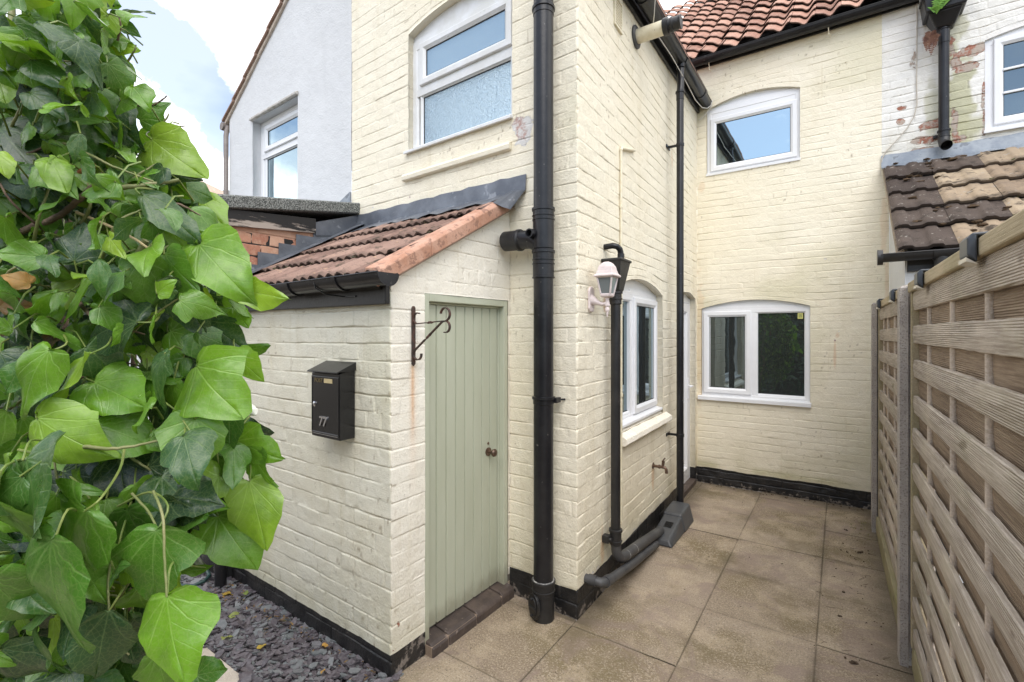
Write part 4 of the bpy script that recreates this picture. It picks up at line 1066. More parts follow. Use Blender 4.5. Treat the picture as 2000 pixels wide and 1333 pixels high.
b = MB(LR); b.prism([(.0, 2.16), (-1.30, 2.16+1.30*.7265), (-1.30, 2.04), (-.05, 2.04)], .062, 1.78, 0, P=lambda s_, n_, z_: LR(s_, z_, n_)); b.build('roof_core', ROOMDARK, lt)
b = MB(LR); b.add([(s_, 2.150+a*.7265+h_, -a) for a in (-.02, 1.28) for (s_, h_) in ((-.002, -.03), (.04, -.03), (.04, .012), (-.002, .012))],
   [(0, 1, 5, 4), (1, 2, 6, 5), (2, 3, 7, 6), (3, 0, 4, 7), (0, 3, 2, 1), (4, 5, 6, 7)]); b.build('verge_mortar', mat('verge_cement', (.42, .33, .24), (.30, .24, .18), 16, .9, .006, 60), lt)
b = MB(); rn = random.Random(8); mossm = mat('brown_moss', (0.06, 0.04, 0.022), (0.10, 0.06, 0.03), 70, .95, .006, 80)
for i in range(34):
    a = rn.uniform(.05, 1.3); s_ = rn.choice((rn.uniform(.05, .6), rn.uniform(.1, .45))); hz = .030
    b.blob(LR(s_, 2.165+a*.7265+hz, -a+.02), rn.uniform(.010, .024), i, (1.5, 1.0, .55), 8)
b.build('moss', mossm, lt, smooth=True)['kind'] = 'stuff'
b = MB(); rn = random.Random(9)
for i in range(120):           # green fringe along the lower edges of the buff tiles
    k = rn.randint(1, 4); a = k*.315*math.cos(R(36)); s_ = rn.uniform(.58, 1.7)
    b.blob(LR(s_, 2.165+k*.315*math.sin(R(36))+.012+rn.uniform(0, .018), -a+.034), rn.uniform(.006, .012), i, (1.6, .8, .8), 6)
b.build('moss', mat('green_moss', (0.055, 0.06, 0.02), (0.10, 0.09, 0.03), 60, .95, .005, 90), lt, smooth=True)['kind'] = 'stuff'
b = MB(M); ns = 30; top = []; mid = []; low = []
for i in range(ns+1):
    s_ = 1.597+1.9*i/ns; wv = .004*math.sin(i*1.9)
    top.append((s_, 3.222+wv, .008)); mid.append((s_, 3.125+wv, .02)); low.append((s_, 3.085+.012*math.sin(i*1.25), .085+.01*math.sin(i*2.1)))
sheet(b, M, top, mid, 0, 0); sheet(b, M, mid, low, 0, 0); b.build('lead_flashing', LEAD_LT, lt, smooth=True)
b = MB(); b.box(XL+.01, 2.2, 2.035, 2.15, 4.175, 4.198, P=lambda x, z, y: (x, y, z)); b.build('fascia', BLACK_DULL, lt, .003)
gutter('gutter', (XL-.13, 4.10, 2.150), (2.1, 4.10, 2.155), .050, lt, unions=(.165,), brackets=(.27, .5), matl=BLACK_DULL)
b = MB(); b.tube([(XL-.125, 4.10, 2.135), (XL-.155, 4.10, 2.135)], .052, 16); b.build('gutter_end', BLACK_DULL, lt, smooth=True)
b = MB(); b.tube([(.545, 4.10, 2.12), (.545, 4.10, 2.05)], .042, 16); b.tube([(.545, 4.10, 2.06), (.545, 4.10, .0)], .034, 16)
for z_ in (2.045, 2.02, 1.995): b.tube([(.545, 4.10, z_-.006), (.545, 4.10, z_+.006)], .040, 16)
b.build('downpipe', BLACK_DULL, lt, smooth=True)
# rooflight
def RL(s_, a, h_):   # along, up-slope, lift
    c, q = math.cos(R(36)), math.sin(R(36)); return LR(s_, 2.165+a*q+h_*c, .03-a*c+h_*q)
b = MB(RL); b.ring(.93, 1.6, .42, 1.30, [(0, 0), (0, .085), (.06, .085), (.06, 0)]); sk = b.build('rooflight', CLIPBLK, lt, .004)
b = MB(RL); b.box(.985, 1.545, .475, 1.245, .06, .075); b.build('pane', GLASS_SKY, sk)

# =================================================================== PIPES AND FITTINGS
def arcpath(P0, c, r, a0, a1, n=8):
    return [(c[0]+r*math.cos(R(a0+(a1-a0)*i/n)), c[1]+r*math.sin(R(a0+(a1-a0)*i/n))) for i in range(n+1)]
# --- soil stack on the gable wall
ss_ = -.165; sn = .098; sr = .0565
sp = thing('soil_pipe', G(ss_, 0, sn), 'thick black soil pipe rising the full height of the gable wall beside the outhouse door', 'soil pipe')
b = MB(G); b.tube([(ss_, .12, sn), (ss_, 4.6, sn)], sr, 28); b.build('pipe', BLACK, sp, smooth=True)
def collar(P, s_, n_, z0, z1, r, parent, matl=BLACK, rings=(), name='collar', seg=24):
    b = MB(P)
    b.tube([(s_, z0, n_), (s_, z0+.004, n_), (s_, z1-.018, n_), (s_, z1-.016, n_), (s_, z1-.002, n_), (s_, z1, n_)], [r-.004, r, r, r+.006, r+.006, r+.002], seg)
    for z in rings: b.tube([(s_, z-.005, n_), (s_, z-.003, n_), (s_, z+.003, n_), (s_, z+.005, n_)], [r, r+.004, r+.004, r], seg)
    return b.build(name, matl, parent, smooth=True)
collar(G, ss_, sn, 2.095, 2.33, sr+.004, sp, rings=(2.285, 2.262))
collar(G, ss_, sn, 1.93, 2.090, sr+.004, sp, rings=(2.035, 2.012, 1.935))
collar(G, ss_, sn, 1.215, 1.262, sr+.003, sp)
collar(G, ss_, sn, 3.42, 3.47, sr+.003, sp)
b = MB(G); path = [(ss_, 2.10, sn), (ss_-.02, 2.125, sn)]+[(ss_-.055-.03*i/4, 2.15+.012*i/4, sn) for i in range(5)]+[(ss_-.16, 2.168, sn), (ss_-.265, 2.172, sn)]
b.tube(path, [.05]+[.054]*(len(path)-1), 24); b.build('branch', BLACK, sp, smooth=True)
b = MB(G); b.tube([(ss_-.150, 2.167, sn), (ss_-.158, 2.167, sn), (ss_-.175, 2.168, sn), (ss_-.180, 2.168, sn)], [.056, .064, .064, .058], 24)
b.tube([(ss_-.178, 2.168, sn), (ss_-.272, 2.172, sn), (ss_-.280, 2.172, sn)], [.059, .059, .052], 24); b.build('end_cap', BLACK_DULL, sp, smooth=True)
b = MB(G)
bc = (ss_-.030, 2.180, sn)
for (r0, r1) in ((.026, .020),):
    n = 20; pts = []
    for d_ in (.035, .085):
        for rr in (r0, r1):
            for i in range(n):
                a = 2*math.pi*i/n; pts.append((bc[0]+rr*math.cos(a)-.25*(d_-.035), bc[1]+rr*math.sin(a), bc[2]+d_))
    fs = []
    for i in range(n):
        j = (i+1) % n
        fs += [(i, j, 2*n+j, 2*n+i), (2*n+i, 2*n+j, 3*n+j, 3*n+i), (3*n+i, 3*n+j, n+j, n+i)]
    b.add(pts, fs); b.add([(bc[0]+.02*math.cos(2*math.pi*i/n), bc[1]+.02*math.sin(2*math.pi*i/n), bc[2]+.058) for i in range(n)], [list(range(n))])
b.build('boss', BLACK, sp, smooth=True)
b = MB(G); b.tube([(ss_+.06, 1.24, .04), (ss_+.085, 1.24, .0)], .006, 8); b.box(ss_+.05, ss_+.075, 1.225, 1.255, .03, .08); b.build('bracket', BLACK, sp, .002)
# cast shoe with an oval access door
b = MB(G); b.tube([(ss_, -.02, sn), (ss_, .14, sn)], sr+.004, 24); b.build('shoe', BLACK_DULL, sp, smooth=True)
collar(G, ss_, sn, .135, .222, sr+.006, sp, BLACK_DULL, rings=(.165,))
b = MB(G); b.tube([(ss_, .2215, sn), (ss_, .2245, sn)], [sr+.0065, sr+.003], 24); b.build('mastic_ring', mat('white_mastic', (.5, .48, .45), (.1, .1, .1), 60, .8), sp, smooth=True)
dv = Vector((-.42, -.9, 0)).normalized(); up = Vector((0, 0, 1)); rv = dv.cross(up); cc = Vector(G(ss_, .085, sn))+dv*.055
b = MB()
for (d0, d1, a_, c_) in ((0, .016, .052, .072), (.016, .022, .036, .054)):
    n = 24; pts = []
    for d_ in (d0, d1):
        for i in range(n):
            t = 2*math.pi*i/n; pts.append(tuple(cc+dv*d_+rv*a_*math.cos(t)+up*c_*math.sin(t)))
    b.add(pts, [list(range(n)), list(range(n, 2*n))]+[(i, (i+1) % n, n+(i+1) % n, n+i) for i in range(n)])
for sg in (-1, 1):
    p = cc+dv*.02+up*sg*.045; b.tube([tuple(p), tuple(p+dv*.014)], .008, 8)
p = cc+dv*.024; b.tube([tuple(p-rv*.03), tuple(p+rv*.03)], .006, 8)
b.build('access_cover', BLACK_DULL, sp, .003, smooth=False)

# --- hopper and waste pipe on the side wall
hx, hn, hr = .425, .062, .030
hp = thing('hopper_pipe', S(hx, 0, hn), 'black waste pipe under a tapered hopper beside the wall lantern', 'waste pipe')
b = MB(S); b.tube([(hx, .35, hn), (hx, 1.86, hn)], hr, 20); b.build('pipe', BLACK_DULL, hp, smooth=True)
b = MB(S)
q = [(hx-.085, 2.082), (hx+.105, 2.082), (hx+.045, 1.885), (hx-.035, 1.885)]
def frust(mb, lo, hi):
    (a0, a1, n0, n1, z0), (b0, b1, m0, m1, z1) = lo, hi
    mb.add([(a0, z0, n0), (a1, z0, n0), (a1, z0, n1), (a0, z0, n1), (b0, z1, m0), (b1, z1, m0), (b1, z1, m1), (b0, z1, m1)],
           [(0, 3, 2, 1), (4, 5, 6, 7), (0, 1, 5, 4), (1, 2, 6, 5), (2, 3, 7, 6), (3, 0, 4, 7)])
frust(b, (hx-.040, hx+.044, .018, .098, 1.885), (hx-.088, hx+.090, .004, .128, 2.070)); frust(b, (hx-.094, hx+.096, .002, .134, 2.066), (hx-.094, hx+.096, .002, .134, 2.082))
b.build('hopper', BLACK_DULL, hp, .004)
collar(S, hx, hn, 1.80, 1.885, .038, hp, BLACK_DULL, rings=(1.835,))
collar(S, hx, hn, .285, .385, .037, hp, BLACK_DULL, rings=(.31,))
b = MB(S); b.box(hx-.075, hx-.03, .31, .355, .0, .045); b.tube([(hx-.06, .333, .02), (hx-.06, .333, .06)], .014, 10); b.build('pipe_clip', BLACK_DULL, hp, .003)
b = MB(S); b.tube([(hx-.03, 2.165, .0), (hx-.03, 2.168, .055), (hx-.022, 2.162, .080), (hx-.005, 2.145, .092), (hx+.006, 2.12, .094), (hx+.008, 2.05, .094)], .0185, 16)
b.tube([(hx+.0075, 2.118, .094), (hx+.0075, 2.085, .094)], .0215, 16); b.build('inlet_elbow', BLACK, hp, smooth=True)
b = MB(S); pth = [(hx, .30, hn), (hx+.004, .235, hn+.004), (hx+.018, .205, hn+.010), (hx+.045, .188, hn+.016), (hx+.10, .178, hn+.020), (hx+.40, .138, hn+.020), (1.30, .075, hn+.03)]
b.tube(pth, [.031, .031, .032, .033, .034, .034, .034], 20); b.build('lower_run', BLACK_FADED, hp, smooth=True)
for s_ in (.55, .70):
    z_ = .178-(s_-.525)*.133
    b = MB(S); b.tube([(s_, z_, hn+.0203), (s_+.006, z_-.001, hn+.0203)], .0347, 20); b.build('glue_ring', mat('grey_glue', (.45, .44, .42), (.1, .1, .1), 50, .7), hp, smooth=True)
wp = thing('ground_waste_pipe', S(.2, .1, .1), 'thin grey black waste pipe lying along the foot of the side wall', 'waste pipe')
b = MB(S); b.tube([(.11, .190, .0), (.11, .190, .070), (.116, .188, .092), (.135, .184, .104), (.17, .176, .108), (.6, .105, .112), (1.12, .040, .112)], .0265, 18); b.build('pipe', BLACK_FADED, wp, smooth=True)
b = MB(S); b.tube([(.145, .182, .1065), (.205, .172, .1085)], .031, 18); b.tube([(.11, .19, .02), (.11, .19, .066)], .031, 18); b.build('coupling', BLACK_FADED, wp, smooth=True)

# --- rainwater pipe
rx, rn_ = 1.852, .108
rp = thing('rainwater_pipe', S(rx, 0, rn_), 'slim black rainwater pipe dropping from the eaves gutter to the grey drain cover', 'rainwater pipe')
b = MB(S); b.tube([(rx+.055, 3.99, .10), (rx+.050, 3.93, .10), (rx+.02, 3.80, rn_), (rx, 3.72, rn_), (rx, .04, rn_)], .0305, 20); b.build('pipe', BLACK, rp, smooth=True)
for z_ in (3.27, .725):
    b = MB(S); b.tube([(rx, z_-.014, rn_), (rx, z_+.014, rn_)], .0345, 20); b.box(rx-.008, rx+.008, z_-.010, z_+.010, .0, rn_-.03); b.box(rx-.055, rx+.055, z_-.014, z_+.014, .0, .008)
    b.build('pipe_clip', BLACK, rp, .002)
collar(S, rx, rn_, 3.66, 3.74, .033, rp); collar(S, rx, rn_, .06, .10, .033, rp)
# --- drain cover
dc = thing('drain_cover', (-1.16, 3.9, 0), 'dark grey plastic drain cover at the foot of the rainwater pipe', 'drain cover')
def dpoly(mb, y0, y1, h0, h1, x0, x1, z0=.0, tap=.03):
    mb.add([(x0, y0, z0), (x1, y0, z0), (x1, y1, z0), (x0, y1, z0), (x0+tap*.3, y0+.02, h0), (x1-tap, y0+.02, h0), (x1-tap, y1, h1), (x0+tap*.3, y1, h1)],
           [(0, 3, 2, 1), (4, 5, 6, 7), (0, 1, 5, 4), (1, 2, 6, 5), (2, 3, 7, 6), (3, 0, 4, 7)], WP)
b = MB(); dpoly(b, 3.625, 3.985, .048, .118, -1.215, -1.035); b.build('cover', DRAIN, dc, .012)
b = MB()
for i in range(6): b.box(-1.155, -1.095, 3.80+i*.014, 3.807+i*.014, .0845+i*.0027, .0872+i*.0027, P=WP)
b.build('vent_slots', GASKET, dc)
b = MB(); dpoly(b, 3.972, 4.26, .132, .150, -1.225, -1.028, tap=.04); b.build('hood', DRAIN, dc, .014)
# --- flue terminal
fl = thing('flue', S(.986, 3.80, 0), 'cream pipe with a black end sticking out of the side wall under the eaves', 'flue')
def spun(P, s_, z_, prof, name, m_, parent, seg=24):
    b = MB(P); b.tube([(s_, z_, n_) for (n_, r) in prof], [r for (n_, r) in prof], seg); return b.build(name, m_, parent, smooth=True)
spun(S, .986, 3.80, [(.0, .080), (.012, .080), (.018, .070)], 'wall_plate', BLACK_FADED, fl)
spun(S, .986, 3.80, [(.012, .050), (.235, .050)], 'tube', CREAM_PLASTIC, fl)
spun(S, .986, 3.80, [(.205, .054), (.21, .058), (.24, .058), (.244, .046), (.255, .045), (.258, .050), (.272, .050), (.276, .044), (.315, .043), (.32, .047), (.328, .047)], 'terminal', BLACK_DULL, fl)
# --- conduit
cn = thing('conduit', S(.66, 2.86, .01), 'thin cream conduit running down the side wall above and beside the hopper', 'conduit')
b = MB(S); b.tube([(.66, .33, .012), (.66, 2.86, .012)], .0085, 10); b.tube([(.66, 2.86, .012), (.665, 2.878, .014), (.70, 2.884, .014), (.93, 2.945, .014)], .010, 10); b.build('tube', CREAM_PLASTIC, cn, smooth=True)
b = MB(S)
for z_ in (2.48, 1.2, .62): b.tube([(.66, z_-.012, .012), (.66, z_+.012, .012)], .0125, 10)
b.build('clip', CREAM_PLASTIC, cn, smooth=True)
# --- garden tap
tp = thing('garden_tap', S(1.413, .543, 0), 'small old brass garden tap on the side wall', 'tap')
spun(S, 1.413, .543, [(.0, .026), (.006, .026), (.008, .012), (.045, .011), (.047, .016), (.060, .016), (.062, .011), (.085, .012)], 'body', BRONZE, tp)
b = MB(S); b.tube([(1.413, .543, .078), (1.413, .541, .098), (1.413, .530, .108), (1.413, .498, .110)], [.012, .012, .012, .013], 12); b.build('spout', BRONZE, tp, smooth=True)
b = MB(S); b.tube([(1.413, .550, .080), (1.418, .585, .084), (1.419, .60, .085)], [.011, .012, .006], 12); b.tube([(1.385, .597, .085), (1.452, .606, .086)], [.006, .006], 10); b.build('handle', BRONZE, tp, smooth=True)

# --- rainwater hopper on the flaking house
rh = thing('rainwater_hopper', M(2.01, 4.2, .08), 'large black hopper head and short pipe emptying onto the lean-to roof', 'rainwater hopper')
b = MB(M); frust(b, (1.955, 2.075, .02, .13, 4.185), (1.90, 2.115, .006, .20, 4.29)); frust(b, (1.88, 2.135, .006, .22, 4.29), (1.865, 2.15, .006, .24, 4.44)); frust(b, (1.855, 2.16, .004, .25, 4.44), (1.855, 2.16, .004, .25, 4.47))
b.build('hopper_head', BLACK, rh, .012)
b = MB(M); b.tube([(2.012, 3.29, .075), (2.012, 4.20, .075)], .0355, 20); b.build('pipe', BLACK, rh, smooth=True)
collar(M, 2.012, .075, 4.06, 4.19, .039, rh); collar(M, 2.012, .075, 3.265, 3.335, .039, rh, rings=(3.275,))
b = MB(M); n = 20
pth = [(2.012, 3.28, .075), (2.013, 3.235, .080), (2.016, 3.205, .100), (2.022, 3.185, .130)]
b.tube(pth, .040, n, caps=False); b.tube(pth[::-1], .034, n, caps=False); b.build('pipe_shoe', BLACK_DULL, rh, smooth=True)
b = MB(M); b.tube([(2.014, 3.228, .086), (2.0145, 3.226, .088)], .034, n); b.build('pipe_bore', GASKET, rh)
b = MB(M); b.box(1.95, 2.0, 3.29, 3.315, .0, .03); b.build('bracket', BLACK_DULL, rh, .002)
# --- ferns in the hopper
def leafstrip(mb, p, d, L, w_, n_=(0, -1, 0)):
    d = Vector(d).normalized(); nn = Vector(n_); x = d.cross(nn).normalized(); p = Vector(p)
    q = [p, p+d*L*.35+x*w_, p+d*L, p+d*L*.35-x*w_]
    mb.add([tuple(v) for v in q], [(0, 1, 2, 3)], WP)
def fern(name, base, fronds, matl, label):
    t = thing(name, base, label, 'fern'); rn = random.Random(3)
    for (dx, dz, L) in fronds:
        b = MB(); p0 = Vector(base); stem = []
        for i in range(14):
            f = i/13; q = p0+Vector((dx*L*f, -.10*f*L*2, dz*L*f-.35*L*f*f*(1 if dz > 0 else .3))); stem.append(q)
            if i > 1:
                w_ = .040*math.sin(math.pi*min(1, f*.95+.05))+.006
                for sg in (-1, 1): leafstrip(b, q, (sg*1.0*abs(dz)+.25*dx, -.35, .25+.3*sg*dx), w_*rn.uniform(.8, 1.15), .0075)
        b.tube([tuple(q) for q in stem], .0016, 5, P=WP); b.build('frond', matl, t)
hb = M(1.945, 4.25, .235)
fern('fern', hb, [(.30, .95, .30), (.55, .8, .25), (.05, 1.0, .26), (.15, .9, .22), (-.25, .6, .16), (.42, .9, .27)], mat('fern_green', (.12, .30, .03), (.20, .40, .05), 30, .5), 'bright green fern growing from the black hopper head')
fern('dead_fern', M(1.93, 4.17, .12), [(-.25, -1, .15), (-.05, -1, .19), (-.4, -.9, .12), (.15, -1, .13), (-.3, -.6, .09)], mat('dead_fern_brown', (.11, .045, .03), (.20, .10, .06), 30, .8), 'withered red brown fern hanging below the green fern at the hopper')
cb = thing('wall_cable', M(1.86, 4.4, .01), 'thin pale cable hanging down the flaking white wall left of the hopper', 'cable')
b = MB(M); b.tube([(1.845, 4.53, .012), (1.845, 4.2, .010), (1.842, 3.8, .012), (1.845, 3.62, .014), (1.825, 3.52, .016), (1.775, 3.42, .018), (1.70, 3.33, .018), (1.63, 3.25, .014), (1.602, 3.19, .012), (1.600, 3.13, .012), (1.618, 3.05, .012)], .0042, 8); b.build('cable', mat('pale_cable', (.45, .40, .34), (.55, .5, .42), 20, .5), cb, smooth=True)
cb = thing('eaves_cable', S(2.4, 3.95, .05), 'thin white cable looping under the eaves gutter of the side wall', 'cable')
b = MB(S); b.tube([(.86, 4.05, .19), (.95, 3.90, .15), (1.05, 3.87, .11), (1.25, 3.90, .10), (1.6, 3.93, .10), (1.95, 3.86, .135), (2.35, 3.86, .13), (2.7, 3.93, .12), (2.9, 4.0, .13), (2.985, 4.06, .15), (3.0, 4.12, .165)], .0035, 8); b.build('cable', mat('white_cable', (.62, .60, .56), rough=.5), cb, smooth=True)
b = MB(S); b.tube([(3.0, 4.06, .16), (2.985, 3.98, .10), (2.99, 3.93, .03)], .0035, 8); b.build('cable_tail', bpy.data.materials['white_cable'], cb, smooth=True)

# --- wall lantern
ls, lz = .172, 1.818
wl = thing('wall_lantern', S(ls, lz, 0), 'old pinkish white four sided wall lantern in front of the hopper', 'lantern')
b = MB(S); b.prism([(ls-.022, lz-.072), (ls+.022, lz-.072), (ls+.036, lz-.052), (ls+.036, lz+.052), (ls+.022, lz+.072), (ls, lz+.078), (ls-.022, lz+.072), (ls-.036, lz+.052), (ls-.036, lz-.052)], .0, .014, 2)
b.build('back_plate', PINKWHITE, wl, .005)
ln = .108
b = MB(S); b.tube([(ls, lz-.005, .008), (ls, lz-.008, .026), (ls, lz-.020, .050), (ls, lz-.030, .078), (ls, lz-.026, .098), (ls, lz-.022, .106)], [.036, .024, .014, .011, .011, .011], 14); b.build('arm', PINKWHITE, wl, smooth=True)
LB = lz+.010; LK_ = .75
def rot4(mb, prof, seg=4):
    """four sided lantern body aligned with the wall"""
    pts = []
    for (r, h) in prof:
        for k in range(seg):
            a = 2*math.pi*(k+.5)/seg; pts.append((ls+r*LK_*math.cos(a), LB+h*LK_, ln+r*LK_*math.sin(a)))
    m = len(prof); fs = []
    for i in range(m-1):
        for k in range(seg): fs.append((i*seg+k, i*seg+(k+1) % seg, (i+1)*seg+(k+1) % seg, (i+1)*seg+k))
    fs += [list(range(seg))[::-1], list(range((m-1)*seg, m*seg))]
    mb.add(pts, fs, S)
b = MB(S)
b.tube([(ls, LB-h, ln) for h in (.115, .100, .082, .078, .066, .055, .050, .043, .018, .0)],
       [.002, .006, .008, .012, .013, .009, .015, .016, .010, .014], 16); b.build('finial', PINKWHITE, wl, smooth=True)
b = MB(S); rot4(b, [(.045, 0), (.058, .006), (.060, .020), (.052, .030)]); b.build('base', PINKWHITE, wl, .003)
b = MB(S); rot4(b, [(.086, .150), (.088, .162), (.080, .166)]); b.build('rim', PINKWHITE, wl, .003)
for k in range(4):
    a = 2*math.pi*(k+.5)/4
    b = MB(S); b.tube([(ls+.054*LK_*math.cos(a), LB+.025*LK_, ln+.054*LK_*math.sin(a)), (ls+.084*LK_*math.cos(a), LB+.153*LK_, ln+.084*LK_*math.sin(a))], .0055, 8); b.build('corner_bar', PINKWHITE, wl)
b = MB(S); rot4(b, [(.050, .028), (.080, .152)]); b.build('glazing', LAMPGLASS, wl)
b = MB(S); rot4(b, [(.112, .156), (.118, .163), (.114, .170), (.096, .182), (.084, .206), (.075, .236), (.054, .260), (.032, .272), (.012, .276)], 4); b.build('cap', PINKWHITE, wl, .006)

# --- post box
pb = thing('post_box', Lp(-.38, 1.1, 0), 'black metal post box numbered 77 on the outhouse front wall', 'post box')
b = MB(Lp); b.prism([(.004, 1.098), (.090, 1.098), (.090, 1.420), (.004, 1.452)], -.500, -.262, 0, P=lambda s_, n_, z_: Lp(s_, z_, n_)); b.build('body', BOXBLK, pb, .003)
b = MB(Lp); b.prism([(.002, 1.462), (.112, 1.424), (.112, 1.430), (.002, 1.476)], -.508, -.254, 0, P=lambda s_, n_, z_: Lp(s_, z_, n_))
for sx in (-.508, -.2575): b.prism([(.002, 1.464), (.100, 1.430), (.055, 1.430), (.002, 1.436)], sx, sx+.0035, 0, P=lambda s_, n_, z_: Lp(s_, z_, n_))
b.build('lid', BOXBLK, pb, .0015)
b = MB(Lp); b.ring(-.496, -.266, 1.118, 1.405, [(0, .090), (.0, .094), (.004, .095), (.008, .094), (.008, .090)]); b.box(-.490, -.272, 1.123, 1.400, .090, .0925); pd = b.build('door_panel', BOXBLK, pb, .001)
b = MB(Lp); b.box(-.485, -.275, 1.113, 1.1155, .0905, .0935); b.build('bottom_lip', CHROME, pb)
spun(Lp, -.468, 1.262, [(.092, .013), (.097, .013), (.099, .010), (.100, .004)], 'lock', CHROME, pd, 18)
b = MB(Lp); b.box(-.388, -.318, 1.372, 1.394, .0925, .0945); b.build('name_plate', BRASS, pd, .001)
def lettering(txt, P, s_, z_, n_, size, matl, parent, name, depth=.0015, bold=0.0, shear=0):
    cu = bpy.data.curves.new('lettering', 'FONT'); cu.body = txt; cu.size = size; cu.extrude = depth; cu.offset = bold; cu.resolution_u = 3; cu.shear = shear
    ob = bpy.data.objects.new('lettering', cu); C.objects.link(ob)
    dg = bpy.context.evaluated_depsgraph_get(); me = bpy.data.meshes.new_from_object(ob.evaluated_get(dg))
    bpy.data.objects.remove(ob); bpy.data.curves.remove(cu)
    o0 = ORG[parent.name]
    for v in me.vertices:
        p = P(s_+v.co.x, z_+v.co.y, n_+v.co.z); v.co = (p[0]-o0.x, p[1]-o0.y, p[2]-o0.z)
    me.name = name; return link(name, me, parent, matl, False)
lettering('POST', Lp, -.470, 1.373, .0935, .030, mat('dull_gold_letter', (.20, .15, .06), rough=.45, metal=.3), pd, 'lettering', .0008)
lettering('77', Lp, -.428, 1.158, .0950, .066, CHROME, pd, 'number', .003, .0016, .08)

# --- hanging basket bracket
bk = thing('basket_bracket', D(.135, 1.6, 0), 'rusty scrolled wrought iron hanging basket bracket beside the green door', 'bracket')
b = MB(D); b.prism([(.124, 1.470), (.1355, 1.458), (.147, 1.470), (.147, 1.742), (.141, 1.752), (.130, 1.752), (.124, 1.742)], .002, .009, 2); b.build('back_bar', IRON, bk, .002)
wv = Vector((D.d[0], D.d[1], 0))*.013
def scroll(n0, z0, r, a0, a1, k=16, shrink=.35):
    return [(n0+r*(1-shrink*i/k)*math.cos(R(a0+(a1-a0)*i/k)), z0+r*(1-shrink*i/k)*math.sin(R(a0+(a1-a0)*i/k))) for i in range(k+1)]
def twist(mb, p, q, k=30):
    for i in range(k):
        a = Vector(p).lerp(Vector(q), i/k); c = Vector(p).lerp(Vector(q), (i+1)/k)
    pts = [tuple(Vector(p).lerp(Vector(q), i/k)) for i in range(k+1)]
    n = k+1; pw = [Vector(D(*x)) for x in pts]; b0 = len(mb.v)
    t = (pw[-1]-pw[0]).normalized(); x = t.orthogonal().normalized()
    hx_ = Vector((D.d[0], D.d[1], 0)); y0 = t.cross(hx_).normalized()
    for i in range(n):
        ang = math.pi*2*sstep(.38, .62, np.array([i/k]))[0]
        xx = hx_*math.cos(ang)+y0*math.sin(ang); yy = y0*math.cos(ang)-hx_*math.sin(ang)
        for (u, v) in ((-1, -1), (1, -1), (1, 1), (-1, 1)): mb.v.append(tuple(pw[i]+xx*u*.0065+yy*v*.0024))
    for i in range(n-1):
        for j in range(4): mb.f.append([b0+i*4+j, b0+i*4+(j+1) % 4, b0+(i+1)*4+(j+1) % 4, b0+(i+1)*4+j])
b = MB(D); sc1 = [(.135, z, n) for (n, z) in scroll(.034, 1.692, .026, 60, 262, 14, -.05)]
b.strip([(.135, p[1], p[2]) for p in sc1], wv, .0045); twist(b, (.135, 1.6655, .034), (.135, 1.676, .205))
s2 = [(.135, 1.676+0*i, .205+.006*i) for i in range(2)]+[(.135, z, n) for (n, z) in scroll(.219, 1.708, .032, -95, 175, 20, .15)]
b.strip(s2, wv, .0045); b.build('arm', IRON, bk)
b = MB(D); twist(b, (.135, 1.535, .014), (.135, 1.672, .200))
s3 = [(.135, 1.672, .200)]+[(.135, z, n) for (n, z) in scroll(.222, 1.648, .028, 120, -110, 18, .1)]
b.strip(s3, wv, .0045)
s4 = [(.135, 1.535, .014), (.135, 1.522, .010)]+[(.135, z, n) for (n, z) in scroll(.036, 1.517, .028, 190, 370, 16, .1)]
b.strip(s4, wv, .0045); b.build('brace', IRON, bk)

# =================================================================== FENCE
def board(mb, P, a0, a1, z0, z1, n0, n1, seed, k=28, wob=.0022):
    rn = np.random.RandomState(seed); s_ = np.linspace(a0, a1, k); ph = rn.uniform(0, 6.28, 4)
    dz = wob*np.sin(s_*2.1+ph[0])+wob*.4*np.sin(s_*9+ph[1]); dn = wob*.8*np.sin(s_*2.7+ph[2]); sl_ = rn.normal(0, .0025)
    bow = .0025
    base = len(mb.v)
    for i in range(k):
        e1 = .0012*math.sin(s_[i]*37+ph[3]); tilt = sl_*(s_[i]-a0)
        for (z, n) in ((z0+.003, n0+.0+bow), (z0+e1, n0+.004+bow), (z0+e1, n1), (z1+e1, n1), (z1+e1, n0+.004), (z1-.003, n0), ((z0+z1)/2, n0-bow)):
            mb.v.append(tuple(P(s_[i], z+dz[i]+tilt, n+dn[i])))
    m = 7
    for i in range(k-1):
        for j in range(m): mb.f.append([base+i*m+j, base+i*m+(j+1) % m, base+(i+1)*m+(j+1) % m, base+(i+1)*m+j])
    mb.f.append([base+j for j in range(m)][::-1]); mb.f.append([base+(k-1)*m+j for j in range(m)])
ZT = [1.651, 1.490, 1.327, 1.166, 1.006, .848, .686, .529, .367, .211]
